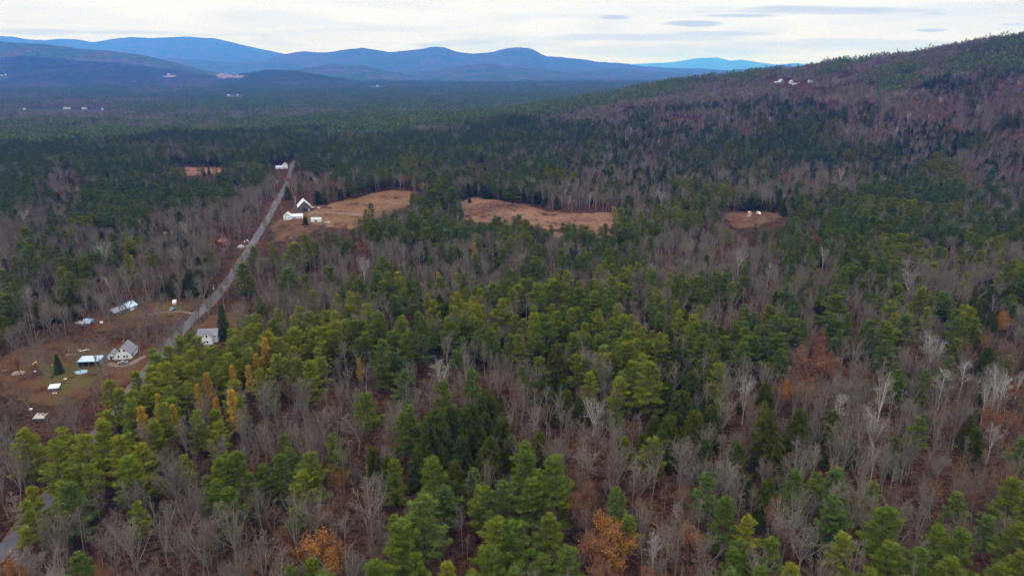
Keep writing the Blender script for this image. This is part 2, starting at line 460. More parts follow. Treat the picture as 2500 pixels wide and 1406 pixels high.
ROAD_PX = [(-160, 1500), (10, 1342), (75, 1270), (190, 1125), (345, 925), (445, 806), (537, 712), (600, 622), (637, 562), (668, 508), (700, 452), (708, 428), (712, 412), (716, 398), (740, 380)]
ROAD = catmull(up(ROAD_PX), 16)
strip('dirt_shoulder', ROAD, 6.2, M['shoulder'], .16, 'leaf-covered dirt shoulder of the country road', 3, .5)
strip('road', ROAD, 4.4, M['asphalt'], .24, 'grey two-lane country road climbing past the farm', 5)
strip('driveway', catmull(up([(358, 868), (335, 880), (312, 892), (285, 893), (262, 888)]), 8), 2.6, M['drive'], .22, 'pale gravel driveway beside the white house with chimney', 3, .4)
strip('driveway', catmull(up([(472, 767), (445, 762), (400, 763), (350, 770)]), 8), 2.0, M['drive'], .22, 'thin gravel drive leading from the road to the blue-roofed house', 3, .4)
strip('driveway', catmull(up([(605, 600), (593, 604), (583, 607)]), 8), 5.0, M['drive'], .26, 'pale gravel pull-off beside the road below the barn', 3, .3)
strip('track', catmull(up([(750, 523), (790, 519), (850, 523), (905, 527)]), 8), 4.0, M['drive'], .26, 'pale dirt track crossing the meadow by the barn', 3, .4)
strip('trail', catmull(up([(1985, 560), (1968, 610), (1955, 660), (1972, 720), (1975, 790)]), 8), 5.0, M['shoulder'], .12, 'rust-red cleared trail through the bare wood', 3, .5)
strip('trail', catmull(up([(1520, 700), (1545, 760), (1556, 820), (1562, 880)]), 8), 5.0, M['shoulder'], .12, 'rust-red leaf-covered path between the pines', 3, .5)

LAYERS = []
def hill_range(name, pts, D, Lf, Lb, label, seed, rough=1.0):
    us = np.array([p[0] for p in pts], float); vs = np.array([p[1] for p in pts], float)
    dirs = [pix_dir(u, v) for u, v in pts]
    A = np.array([d[0] / d[1] for d in dirs]); E = np.array([d[2] / d[1] for d in dirs])
    a = np.linspace(A[0], A[-1], 320)
    # smooth interpolation of the crest
    e = np.interp(a, A, E); k = np.hanning(9); k /= k.sum()
    e = np.convolve(np.pad(e, 4, mode='edge'), k, 'valid')
    fade = smooth((a - a[0]) / .04) * smooth((a[-1] - a) / .04)
    base = -26.0
    def zf(x, y):
        x, y = np.asarray(x, float), np.asarray(y, float)
        az = x / np.maximum(y, 1)
        crest = (np.interp(az, a, e, left=-.05, right=-.05) * D + CAM_Z - base)
        ins = (az >= a[0]) & (az <= a[-1])
        t = np.where(y < D, (y - (D - Lf)) / Lf, 1 - (y - D) / Lb); t = np.clip(t, 0, 1)
        prof = .15 * t + .85 * t ** 1.8
        rid = (fbm(x, y, D * .14, seed, 5) - .5) * 2.8
        z = base + crest * (prof + rid * .28 * rough * t * (1 - t) * 2) + 14 * (fbm(x, y, 110, seed + 9, 2) - .5) * t
        return np.where(ins & (t > 0), z, -60)
    LAYERS.append(zf)
    rows = np.concatenate([np.linspace(D - Lf, D, 70), np.linspace(D, D + Lb, 14)[1:]])
    Y = np.repeat(rows[:, None], len(a), 1); X = a[None, :] * Y; Z = zf(X, Y)
    n = len(a)
    V = np.stack([X, Y, Z], -1).reshape(-1, 3)
    F = [(i * n + j, i * n + j + 1, (i + 1) * n + j + 1, (i + 1) * n + j) for i in range(len(rows) - 1) for j in range(n - 1)]
    o = mesh_obj(name, V, F, [M['hill']], smooth_sh=True)
    tag(o, label, kind='structure')

hill_range('mountain', [(-500, 84), (-200, 80), (0, 89), (40, 91), (65, 97), (110, 99), (150, 95), (190, 97), (226, 104), (280, 95), (320, 91), (370, 94), (450, 90), (530, 95), (590, 110), (640, 121), (690, 131), (760, 150), (860, 185)], 20000, 6500, 5000, 'long blue mountain ridge behind the nearer purple hill', 31)
hill_range('mountain', [(560, 185), (640, 150), (690, 133), (740, 126), (790, 129), (830, 124), (885, 117), (950, 128), (1000, 124), (1065, 114), (1085, 116), (1110, 126), (1150, 132), (1200, 128), (1230, 120), (1265, 116), (1295, 119), (1312, 127), (1328, 138), (1370, 140), (1420, 145), (1460, 152), (1520, 155), (1560, 161), (1620, 166), (1720, 168), (1830, 178), (1950, 195)], 14500, 5500, 4500, 'blue double-peaked mountain range across the valley', 47)
hill_range('mountain', [(1440, 175), (1530, 158), (1640, 153), (1700, 143), (1750, 141), (1785, 149), (1810, 146), (1860, 154), (1900, 159), (1945, 154), (1985, 160), (2100, 175)], 44000, 7000, 6000, 'palest blue mountains farthest off above the wooded hill', 53, .5)
hill_range('mountain', [(1560, 185), (1680, 172), (1780, 172), (1850, 166), (1900, 160), (1935, 156), (1975, 162), (2050, 168), (2200, 185)], 26000, 6000, 5000, 'low blue ridge in front of the palest mountains', 59, .5)
hill_range('hill', [(-500, 110), (-250, 95), (0, 103), (110, 108), (190, 118), (260, 124), (330, 132), (400, 147), (470, 165), (540, 180), (600, 193), (660, 198)], 7400, 2500, 2400, 'purple-grey wooded hill below the blue ridge', 61)
hill_range('hill', [(520, 198), (600, 184), (660, 176), (720, 178), (800, 192), (860, 200)], 6300, 1200, 1300, 'small dark wooded knoll at the valley edge', 67, .4)
hill_range('hill', [(640, 195), (720, 172), (800, 158), (880, 160), (960, 175), (1020, 190), (1080, 198)], 8600, 2400, 2100, 'wooded foothill with a pale clearing under the double-peaked range', 71)

hill_range('hill', [(880, 197), (960, 182), (1060, 172), (1130, 160), (1190, 156), (1250, 163), (1330, 172), (1420, 180), (1500, 192)], 9600, 2600, 2000, 'wooded shoulder under the domed mountain', 83)
hill_range('hill', [(1290, 195), (1380, 178), (1480, 168), (1560, 171), (1650, 178), (1750, 186), (1850, 196)], 10600, 2800, 2000, 'low wooded ridge running behind the big hillside', 89)
hill_range('hill', [(150, 185), (280, 150), (380, 140), (470, 146), (560, 153), (640, 150), (720, 165), (800, 190)], 13500, 3400, 2600, 'blue middle ridge between the purple hill and the long ridge', 97)

hill_range('hill', [(560, 201), (640, 195), (720, 191), (820, 197), (950, 189), (1080, 195), (1200, 187), (1320, 194), (1450, 190), (1600, 197), (1750, 201)], 7900, 1900, 1500, 'low wooded swell along the far edge of the valley', 101, .6)

def allz(x, y):
    z = terr(x, y)
    for f in LAYERS:
        z = np.maximum(z, f(x, y))
    return z

def unproj_far(u, v, h=0.0):
    d = np.array(pix_dir(u, v)); T = np.arange(1500, 24000, 14.0)
    P = d[None, :] * T[:, None]; g = P[:, 2] + CAM_Z - allz(P[:, 0], P[:, 1]) - h
    k = np.argmax(g < 0) if (g < 0).any() else len(T) - 1
    return P[k, 0], P[k, 1]

# ------------------------------------------------------------------ tree prototypes (meshes shared by all copies)
def unit(a):
    return a / np.maximum(np.linalg.norm(a, axis=-1, keepdims=True), 1e-9)

def spikes(P, D, Ln, W, rng):
    """thin triangles from points P along directions D"""
    D = unit(D); S = unit(np.cross(D, rng.normal(size=P.shape))) * (np.asarray(W)[:, None] / 2)
    return np.stack([P - S, P + S, P + D * np.asarray(Ln)[:, None]], 1)

def flat_spikes(P, D, Ln, W, rng, tilt=.35):
    """like spikes, but lying like a bough's spray with the broad side up"""
    D = unit(D); S = unit(unit(np.cross(D, np.array([0., 0., 1.]))) + rng.normal(0, tilt, P.shape)) * (np.asarray(W)[:, None] / 2)
    return np.stack([P - S, P + S, P + D * np.asarray(Ln)[:, None]], 1)

def tube(pts, rads, sides=5):
    pts = np.asarray(pts, float); T = unit(np.gradient(pts, axis=0)); out = []
    ref = np.array([0.31, .95, 0.05]); rings = []
    for p, t, r in zip(pts, T, rads):
        a = unit(np.cross(t, ref)); b = np.cross(t, a)
        an = np.arange(sides) * 2 * np.pi / sides
        rings.append(p + r * (np.cos(an)[:, None] * a + np.sin(an)[:, None] * b))
    for i in range(len(rings) - 1):
        A, B = rings[i], rings[i + 1]
        for k in range(sides):
            m = (k + 1) % sides
            out.append((A[k], A[m], B[m])); out.append((A[k], B[m], B[k]))
    return np.array(out)

def conifer(seed, H=20., Rr=4.5, base=.35, tiers=13, style='pine', dens=1.0, lean=0.0):
    rng = np.random.default_rng(seed); tris = []
    bend = rng.uniform(0, 2 * np.pi)
    def axis(z):
        q = (z / H) ** 2 * lean
        return np.array([math.cos(bend) * q, math.sin(bend) * q, z])
    zs = np.linspace(0, H * .97, 8)
    tr = tube([axis(z) for z in zs], [max(.03, (.26 if style == 'pine' else .2) * (H / 20) * (1 - z / H) + .03) for z in zs], 5)
    lop = rng.uniform(0, 2 * np.pi)
    for i in range(tiers):
        t = (i + rng.uniform(0, .22 if style == 'pine' else .35)) / tiers
        z = H * (base + (1 - base) * min(.97, t))
        if style == 'pine':
            prof = (1 - t) ** .88 * (.60 + .40 * min(1, t / .22)); nb = rng.integers(5, 8); irr = (.5, 1.3)
        elif style == 'hemlock':
            prof = (1 - t) ** .62 * (.85 + .15 * min(1, t / .2)); nb = rng.integers(7, 10); irr = (.75, 1.12)
        else:
            prof = (1 - t) ** 1.0; nb = rng.integers(8, 11); irr = (.88, 1.08)
        a0 = rng.uniform(0, 6.28)
        for k in range(nb):
            az = a0 + k * 6.283 / nb + rng.normal(0, .25)
            L = Rr * prof * rng.uniform(*irr) * (1 + .15 * math.cos(az - lop)) + .35
            if style == 'pine' and rng.random() < .10 and t < .7:
                continue
            if style == 'pine':
                el, curl = -.06 + 1.0 * t ** 1.7 + rng.normal(0, .09), .12
            elif style == 'hemlock':
                el, curl = .22 * t - .12 + rng.normal(0, .08), -.22
            else:
                el, curl = -.25 + .7 * t, .05
            m = max(3, int((2.2 + L * 2.0) * dens))
            s = np.linspace(.22 if style != 'pine' else .34, 1, m)
            lat = 3 if style == 'pine' else 3
            S = np.repeat(s, lat)
            wid = (.36 if style == 'pine' else .30) * L * S * (1.22 - S) + .12
            off = rng.uniform(-1, 1, S.size) * wid
            out = np.array([math.cos(az), math.sin(az), 0]); sd_ = np.array([-math.sin(az), math.cos(az), 0])
            P = axis(z)[None] + out[None] * (L * S)[:, None] + sd_[None] * off[:, None]
            P[:, 2] += el * L * S + curl * L * S * S + rng.normal(0, .07 if style == 'pine' else .12, S.size)
            q = 6 if style == 'pine' else 4
            P = np.repeat(P, q, 0); n = len(P)
            if style == 'pine':
                D = out[None] * .65 + np.array([0, 0, .12]) + np.sign(np.repeat(off, q))[:, None] * sd_[None] * .35 + rng.normal(0, 1, (n, 3)) * np.array([.42, .42, .2])
                tris.append(flat_spikes(P, D, rng.uniform(.6, 1.25, n), rng.uniform(.22, .40, n), rng, .25))
            elif style == 'hemlock':
                D = out[None] * .7 + np.array([0, 0, -.15]) + rng.normal(0, .42, (n, 3))
                tris.append(flat_spikes(P, D, rng.uniform(.45, .95, n), rng.uniform(.20, .36, n), rng, .4))
            else:
                D = out[None] * .8 + np.array([0, 0, .1]) + rng.normal(0, .4, (n, 3))
                tris.append(spikes(P, D, rng.uniform(.35, .7, n), rng.uniform(.14, .24, n), rng))
            # the bough's wood
            tris_b = np.array([[axis(z) + sd_ * .05, axis(z) - sd_ * .05, axis(z) + out * L * .8 + np.array([0, 0, el * L * .8 + curl * L * .64])]])
            tr = np.concatenate([tr, tris_b])
    n = 26
    top = axis(H)[None] + np.column_stack([rng.normal(0, .25, n), rng.normal(0, .25, n), -rng.uniform(0, 1.6, n)])
    tris.append(spikes(top, np.array([0, 0, .8]) + rng.normal(0, .5, (n, 3)), rng.uniform(.5, .9, n), np.full(n, .2), rng))
    if style == 'pine':      # bare dead stubs under the crown
        n = 14; zz = rng.uniform(H * base * .45, H * base * 1.05, n); az = rng.uniform(0, 6.28, n)
        P = np.array([axis(q) for q in zz]); D = np.column_stack([np.cos(az), np.sin(az), rng.normal(0, .2, n)])
        tr = np.concatenate([tr, spikes(P, D, rng.uniform(.6, 2.2, n), np.full(n, .07), rng)])
    return tr, np.concatenate(tris)

def hardwood(seed, H=17., form='spread', leaf=0.0, leaf_size=.3, wide=1.0):
    """bare broadleaf tree: trunk and limbs, then the twig crown, then any clinging leaves"""
    rng = np.random.default_rng(seed); wood = []; tw = []; lv = []
    def limb(p, d, L, r, n=4, gn=.12, upw=.15):
        pts = [p]; dd = d
        for i in range(n):
            dd = unit(dd + rng.normal(0, gn, 3) + np.array([0, 0, upw])); pts.append(pts[-1] + dd * L / n)
        return np.array(pts), np.linspace(r, r * .35, n + 1)
    if form == 'pole':
        th = H * .93; tp, trd = limb(np.zeros(3), np.array([rng.normal(0, .03), rng.normal(0, .03), 1.]), th, .15 * H / 17, 7, .03, .05)
        wood.append(tube(tp, trd, 4)); limbs = []
        for k in range(17):
            f = rng.uniform(.48, .98); idx = f * 7; i = min(6, int(idx)); q = tp[i] + (tp[i + 1] - tp[i]) * (idx - i)
            az = rng.uniform(0, 6.28); L = (1 - f) * 4.2 * wide + rng.uniform(.9, 1.9)
            limbs.append((q, np.array([math.cos(az) * .75, math.sin(az) * .75, rng.uniform(.5, 1.1)]), L, .04))
        nb, nt_, tl = 5, 6, .95
    else:
        fork = H * rng.uniform(.26, .40)
        tp, trd = limb(np.zeros(3), np.array([rng.normal(0, .06), rng.normal(0, .06), 1.]), fork, .24 * H / 17, 4, .05, .05)
        trd = np.linspace(.24 * H / 17, .17 * H / 17, 5); wood.append(tube(tp, trd, 5)); limbs = []
        nl = rng.integers(6, 9)
        for k in range(nl):
            az = k * 6.283 / nl + rng.normal(0, .3); sp = rng.uniform(.25, .75) * wide
            limbs.append((tp[-1] + rng.normal(0, .08, 3) - np.array([0, 0, rng.uniform(0, fork * .25)]), np.array([math.cos(az) * sp, math.sin(az) * sp, 1.]), (H - fork) * rng.uniform(.72, 1.05), .14 * H / 17))
        limbs.append((tp[-1], np.array([rng.normal(0, .1), rng.normal(0, .1), 1.]), H - fork, .15 * H / 17))
        nb, nt_, tl = 10, 8, 1.3
    for (p, d, L, r) in limbs:
        lp, lr = limb(p, unit(d), L, r, 4, .13, .10)
        wood.append(tube(lp, lr, 3))
        for b in range(nb):
            f = rng.uniform(.25, 1.0); idx = f * 4; i = min(3, int(idx)); q = lp[i] + (lp[i + 1] - lp[i]) * (idx - i)
            dl = unit(lp[i + 1] - lp[i]); bd = unit(dl + rng.normal(0, .55, 3) + np.array([0, 0, .15]))
            BL = L * rng.uniform(.22, .42) * (1.15 - .5 * f) + .35
            bp = np.array([q + bd * BL * s + np.array([0, 0, .12 * BL * s * s]) for s in (0, .5, 1)])
            tw.append(spikes(bp[:1], bd[None], [BL], [.10 if form != 'pole' else .07], rng))
            m = nt_; s = rng.uniform(.15, 1, m)
            P = q[None] + bd[None] * (BL * s)[:, None]
            D = bd[None] + rng.normal(0, .6, (m, 3)) + np.array([0, 0, .25]); D = unit(D)
            TL = rng.uniform(.5, 1.0, m) * tl * (.6 + .4 * BL / 3)
            tw.append(spikes(P, D, TL, np.full(m, .052), rng))
            k2 = 4
            P2 = np.repeat(P, k2, 0) + np.repeat(D, k2, 0) * (np.repeat(TL, k2) * rng.uniform(.2, .9, m * k2))[:, None]
            D2 = np.repeat(D, k2, 0) + rng.normal(0, .55, (m * k2, 3)) + np.array([0, 0, .15])
            tw.append(spikes(P2, D2, rng.uniform(.35, .8, m * k2) * tl * .75, np.full(m * k2, .034), rng))
            if leaf > 0:
                n = rng.poisson(leaf * 16)
                if n:
                    P3 = q[None] + bd[None] * (BL * rng.uniform(.2, 1.15, n))[:, None] + rng.normal(0, .45, (n, 3))
                    lv.append(spikes(P3, rng.normal(0, 1, (n, 3)), rng.uniform(.6, 1.2, n) * leaf_size * 1.3, rng.uniform(.6, 1.1, n) * leaf_size, rng))
    return np.concatenate(wood), np.concatenate(tw), (np.concatenate(lv) if lv else None)

def brush_clump(seed, r=2.0, h=2.2, n=90):
    rng = np.random.default_rng(seed)
    P = np.column_stack([rng.normal(0, r * .45, n), rng.normal(0, r * .45, n), np.zeros(n)])
    D = np.column_stack([P[:, 0] * .25 + rng.normal(0, .3, n), P[:, 1] * .25 + rng.normal(0, .3, n), np.ones(n)])
    L = rng.uniform(.45, 1.0, n) * h
    a = spikes(P, D, L, np.full(n, .055), rng)
    P2 = np.repeat(P + unit(D) * (L * .45)[:, None], 3, 0); D2 = np.repeat(unit(D), 3, 0) + rng.normal(0, .5, (n * 3, 3))
    b = spikes(P2, D2, rng.uniform(.3, .8, n * 3), np.full(n * 3, .04), rng)
    return np.concatenate([a, b])

PROTO = {}      # kind -> list of dict(trunk mesh, crown mesh, H, R)
def add_conifers(kind, specs, bark):
    PROTO[kind] = []
    for i, s in enumerate(specs):
        tr, cr = conifer(**s)
        PROTO[kind].append(dict(trunk=tri_mesh(kind + '_trunk', tr, [M[bark]]), crown=tri_mesh(kind + '_crown', cr, [M[CROWNMAT[kind]]]), H=s['H'], R=float(np.percentile(np.hypot(cr[:, :, 0], cr[:, :, 1]), 94))))

CROWNMAT = dict(white_pine='pine_green', hemlock='hemlock', spruce='spruce', golden_larch='larch', bare_maple='twig_grey', slender_tree='twig_grey',
                birch='twig_pale', rust_oak='oak_rust', orange_oak='oak_orange', brown_hardwood='twig_brown')
add_conifers('white_pine', [
    dict(seed=1, H=21., Rr=5.0, base=.28, tiers=9, lean=.5), dict(seed=2, H=22., Rr=4.6, base=.36, tiers=8, lean=.9),
    dict(seed=3, H=20., Rr=5.4, base=.24, tiers=9, lean=.4), dict(seed=4, H=22., Rr=4.0, base=.40, tiers=8, lean=1.2),
    dict(seed=5, H=18., Rr=4.4, base=.18, tiers=9, lean=.3), dict(seed=6, H=21., Rr=5.2, base=.34, tiers=8, lean=.8),
    dict(seed=7, H=20., Rr=3.6, base=.46, tiers=7, lean=1.0), dict(seed=8, H=19., Rr=4.8, base=.22, tiers=9, lean=.6),
    dict(seed=9, H=23., Rr=4.4, base=.5, tiers=7, lean=1.6), dict(seed=10, H=17., Rr=4.6, base=.12, tiers=9, lean=.3), dict(seed=15, H=21., Rr=4.4, base=.3, tiers=8, lean=1.3)], 'bark_brown')
add_conifers('hemlock', [dict(seed=11, H=17., Rr=4.3, base=.08, tiers=15, style='hemlock'), dict(seed=12, H=16., Rr=3.7, base=.10, tiers=14, style='hemlock'),
    dict(seed=13, H=18., Rr=4.6, base=.06, tiers=15, style='hemlock', lean=.6), dict(seed=14, H=14., Rr=3.2, base=.05, tiers=13, style='hemlock')], 'bark_brown')
add_conifers('spruce', [dict(seed=21, H=14., Rr=3.3, base=.04, tiers=17, style='spruce'), dict(seed=22, H=15., Rr=3.0, base=.05, tiers=18, style='spruce')], 'bark_brown')
add_conifers('golden_larch', [dict(seed=31, H=18., Rr=2.8, base=.25, tiers=11, dens=.75), dict(seed=32, H=17., Rr=3.3, base=.3, tiers=10, dens=.7, lean=.6)], 'bark_brown')

def add_hardwoods(kind, specs, bark, twig):
    PROTO[kind] = []
    for s in specs:
        w, t, l = hardwood(**s)
        mats = [M[twig]]
        if l is not None:
            me = tri_mesh(kind + '_crown', np.concatenate([t, l]), [M[twig], M[CROWNMAT[kind]]])
            me.polygons.foreach_set('material_index', np.concatenate([np.zeros(len(t), np.int32), np.ones(len(l), np.int32)]))
        else:
            me = tri_mesh(kind + '_crown', t, mats)
        rr = float(np.percentile(np.hypot(t[:, :, 0], t[:, :, 1]), 95))
        PROTO[kind].append(dict(trunk=tri_mesh(kind + '_trunk', w, [M[bark]]), crown=me, H=s['H'], R=rr))

add_hardwoods('bare_maple', [dict(seed=41, H=16.), dict(seed=42, H=17., wide=.8), dict(seed=43, H=15., wide=1.15), dict(seed=44, H=18., wide=.65), dict(seed=45, H=16., wide=.95), dict(seed=46, H=14., wide=1.3), dict(seed=47, H=19., wide=.5), dict(seed=48, H=15., wide=.75)], 'bark_grey', 'twig_grey')
add_hardwoods('slender_tree', [dict(seed=51, H=18., form='pole'), dict(seed=52, H=19., form='pole', wide=1.3), dict(seed=53, H=17., form='pole', wide=.8), dict(seed=54, H=20., form='pole', wide=1.1), dict(seed=55, H=16., form='pole', wide=1.8), dict(seed=56, H=21., form='pole', wide=.9)], 'bark_grey', 'twig_grey')
add_hardwoods('brown_hardwood', [dict(seed=61, H=13., wide=.9), dict(seed=62, H=14., form='pole', wide=1.6), dict(seed=63, H=12., wide=1.1), dict(seed=64, H=13., wide=.7, leaf=.04)], 'bark_grey', 'twig_brown')
add_hardwoods('birch', [dict(seed=71, H=17., form='pole', wide=1.2), dict(seed=72, H=16., wide=.55), dict(seed=73, H=15., wide=.75)], 'bark_birch', 'twig_pale')
add_hardwoods('rust_oak', [dict(seed=81, H=14., wide=.95, leaf=.55), dict(seed=82, H=12., wide=.9, leaf=.8)], 'bark_brown', 'twig_brown')
add_hardwoods('orange_oak', [dict(seed=91, H=14., wide=.9, leaf=.8), dict(seed=92, H=13., wide=1.0, leaf=1.0)], 'bark_brown', 'twig_brown')

PROTO['shrub'] = []
for sd2 in (1, 2, 3):
    b = brush_clump(300 + sd2, 2.4, 2.4, 170); st = np.random.default_rng(sd2)
    az = st.uniform(0, 6.28, 9); stems = spikes(np.column_stack([st.normal(0, .3, 9), st.normal(0, .3, 9), np.zeros(9)]), np.column_stack([np.cos(az) * .5, np.sin(az) * .5, np.ones(9)]), st.uniform(.8, 1.6, 9), np.full(9, .12), st)
    PROTO['shrub'].append(dict(trunk=tri_mesh('shrub_stem', stems, [M['bark_brown']]), crown=tri_mesh('shrub_twigs', b, [M['shrub']]), H=2.4, R=2.4))
# hidden library of whole-tree meshes for the far woodland: one mesh per tree form
LIB = bpy.data.collections.new('tree_forms')       # never linked to the scene: only the source of instances
LIBIDX = {}
def lib_add(key, me_list):
    o = bpy.data.objects.new('form_%03d_%s' % (len(LIB.objects), key), me_list)
    LIB.objects.link(o); LIBIDX.setdefault(key, []).append(len(LIB.objects) - 1)

def tri_of(me):
    n = len(me.polygons); co = np.empty(len(me.vertices) * 3, np.float32); me.vertices.foreach_get('co', co)
    mi = np.empty(n, np.int32); me.polygons.foreach_get('material_index', mi)
    vi = np.empty(n * 3, np.int32); me.loops.foreach_get('vertex_index', vi)
    return co.reshape(-1, 3)[vi].reshape(n, 3, 3), mi

def whole(name, p, crown_mat=None, keep=1.0, fat=1.0):
    a, _ = tri_of(p['trunk']); b, mi = tri_of(p['crown'])
    if keep < 1:
        r = np.random.default_rng(5); k = r.random(len(b)) < keep; b, mi = b[k], mi[k]
        c = b.mean(1, keepdims=True); b = c + (b - c) * fat
    me = tri_mesh(name, np.concatenate([a, b]), [])
    me.materials.append(p['trunk'].materials[0])
    cm = [crown_mat] if crown_mat else list(p['crown'].materials)
    for m in cm:
        me.materials.append(m)
    me.polygons.foreach_set('material_index', np.concatenate([np.zeros(len(a), np.int32), mi + 1 if not crown_mat else np.ones(len(b), np.int32)]))
    return me

for tint in ('green', 'yellow', 'blue'):
    for p in PROTO['white_pine']:
        lib_add('white_pine_' + tint, whole('pine_form', p, M['pine_' + tint], .6, 1.2))
for kind in ('hemlock', 'spruce', 'golden_larch'):
    for p in PROTO[kind]:
        lib_add(kind, whole(kind + '_form', p, None, .5, 1.4))
for kind in ('bare_maple', 'slender_tree', 'brown_hardwood', 'birch', 'rust_oak', 'orange_oak'):
    for p in PROTO[kind]:
        lib_add(kind, whole(kind + '_form', p))
for s in range(4):
    lib_add('brush', tri_mesh('brush_form', brush_clump(100 + s, 2.0 + .3 * s, 1.6 + .4 * s), [M['brush']]))

def far_tile(seed, frac, size=56., spacing=7.0):
    """a patch of distant wood: simple ragged crowns"""
    rng = np.random.default_rng(seed); con, har, tan = [], [], []
    n = int(size / spacing)
    for i in range(n):
        for j in range(n):
            x, y = (np.array([i, j]) + .5 + rng.uniform(-.45, .45, 2)) * spacing - size / 2
            if rng.random() < frac:
                H, Rr = rng.uniform(13, 22), rng.uniform(2.8, 4.8); m = 46
                t = rng.random(m) ** .8; az = rng.uniform(0, 6.28, m); rr = Rr * (1 - t) ** .8 * rng.uniform(.45, 1.0, m)
                P = np.column_stack([x + rr * np.cos(az), y + rr * np.sin(az), H * (.3 + .67 * t)])
                D = np.column_stack([np.cos(az), np.sin(az), rng.uniform(-.1, .9, m)]) + rng.normal(0, .4, (m, 3))
                con.append(spikes(P, D, rng.uniform(1.2, 2.4, m), rng.uniform(.9, 1.7, m), rng))
            else:
                H, Rr = rng.uniform(11, 18), rng.uniform(2.6, 4.4); m = 48
                t = rng.random(m); az = rng.uniform(0, 6.28, m); rr = Rr * np.sqrt(rng.random(m))
                P = np.column_stack([x + rr * .4 * np.cos(az), y + rr * .4 * np.sin(az), H * (.3 + .35 * t)])
                D = np.column_stack([np.cos(az) * rr / 6, np.sin(az) * rr / 6, np.ones(m)]) + rng.normal(0, .22, (m, 3))
                (tan if rng.random() < .25 else har).append(spikes(P, D, rng.uniform(3, 6, m), rng.uniform(.25, .5, m), rng))
    parts = [np.concatenate(q) if q else np.zeros((0, 3, 3)) for q in (con, har, tan)]
    me = tri_mesh('far_wood_form', np.concatenate(parts), [M['far_con'], M['far_har'], M['far_tan']])
    me.polygons.foreach_set('material_index', np.concatenate([np.full(len(q), i, np.int32) for i, q in enumerate(parts)]))
    return me
M['far_con'] = foliage_mat('far_conifer_needles', [(.072, .110, .021), (.089, .123, .023), (.100, .123, .023), (.079, .110, .032)], .8, .16)
M['far_har'] = foliage_mat('far_grey_twigs', [(.165, .132, .112), (.200, .164, .142), (.145, .112, .095)], .45, .12)
M['far_tan'] = foliage_mat('far_brown_twigs', [(.165, .102, .074), (.145, .095, .074)], .35, .12)
for k, fr in enumerate((.95, .88, .97, .55, .45, .6, .10, .05, .2)):
    lib_add('tile%d' % (k // 3), far_tile(200 + k, fr))

def scatter(name, pts, rotz, scl, idx, label, tilt=None):
    """one object whose points carry whole-tree forms"""
    n = len(pts)
    me = bpy.data.meshes.new(name); me.vertices.add(n)
    me.vertices.foreach_set('co', np.asarray(pts, np.float32).reshape(-1))
    a = me.attributes.new('form', 'INT', 'POINT'); a.data.foreach_set('value', np.asarray(idx, np.int32))
    a = me.attributes.new('turn', 'FLOAT_VECTOR', 'POINT')
    rv = np.zeros((n, 3), np.float32); rv[:, 2] = rotz
    if tilt is not None: rv[:, :2] = tilt
    a.data.foreach_set('vector', rv.reshape(-1))
    a = me.attributes.new('size', 'FLOAT_VECTOR', 'POINT'); a.data.foreach_set('vector', np.asarray(scl, np.float32).reshape(-1))
    o = bpy.data.objects.new(name, me); COL.objects.link(o)
    ng = bpy.data.node_groups.get('scatter_forms')
    if ng is None:
        ng = bpy.data.node_groups.new('scatter_forms', 'GeometryNodeTree')
        ng.interface.new_socket('Geometry', in_out='INPUT', socket_type='NodeSocketGeometry')
        ng.interface.new_socket('Geometry', in_out='OUTPUT', socket_type='NodeSocketGeometry')
        gi, go = ng.nodes.new('NodeGroupInput'), ng.nodes.new('NodeGroupOutput')
        iop = ng.nodes.new('GeometryNodeInstanceOnPoints'); ci = ng.nodes.new('GeometryNodeCollectionInfo')
        ci.inputs['Collection'].default_value = LIB; ci.inputs['Separate Children'].default_value = True; ci.inputs['Reset Children'].default_value = True
        def attr(nm, t):
            q = ng.nodes.new('GeometryNodeInputNamedAttribute'); q.data_type = t; q.inputs['Name'].default_value = nm
            return q.outputs['Attribute']
        m2p = ng.nodes.new('GeometryNodeMeshToPoints')
        ng.links.new(gi.outputs[0], m2p.inputs[0]); ng.links.new(m2p.outputs[0], iop.inputs['Points'])
        ng.links.new(ci.outputs[0], iop.inputs['Instance'])
        iop.inputs['Pick Instance'].default_value = True
        ng.links.new(attr('form', 'INT'), iop.inputs['Instance Index'])
        e2r = ng.nodes.new('FunctionNodeEulerToRotation'); ng.links.new(attr('turn', 'FLOAT_VECTOR'), e2r.inputs[0])
        ng.links.new(e2r.outputs[0], iop.inputs['Rotation'])
        ng.links.new(attr('size', 'FLOAT_VECTOR'), iop.inputs['Scale'])
        ng.links.new(iop.outputs[0], go.inputs[0])
    md = o.modifiers.new('scatter', 'NODES'); md.node_group = ng
    tag(o, label, kind='stuff')
    return o

# ------------------------------------------------------------------ buildings and small things
M['white_wall'] = plain_mat('white_clapboard', (.74, .76, .80), .7, .05, 1.2)
M['grey_wall'] = plain_mat('weathered_grey_boards', (.10, .088, .092), .9, .35, 1.5)
M['tan_wall'] = plain_mat('tan_board', (.45, .30, .20), .85, .12, 2)
M['ply'] = plain_mat('fresh_plywood', (.62, .38, .24), .8, .08, 2)
M['teal_wall'] = plain_mat('teal_siding', (.10, .26, .32), .6, .12, 2)
M['red_wall'] = plain_mat('dark_red_boards', (.15, .04, .035), .8, .2, 2)
M['metal_white'] = plain_mat('white_metal_roofing', (.60, .61, .65), .45, .06, .7, spec=.5)
M['metal_blue'] = plain_mat('pale_blue_metal_roofing', (.42, .52, .66), .42, .1, .8, spec=.5)
M['metal_sky'] = plain_mat('sky_blue_roofing', (.20, .42, .52), .5, .1, .8, spec=.5)
M['metal_beige'] = plain_mat('beige_metal_roofing', (.38, .32, .29), .5, .15, .9, spec=.5)
M['shingle'] = plain_mat('grey_shingles', (.21, .215, .25), .85, .15, 1.5)
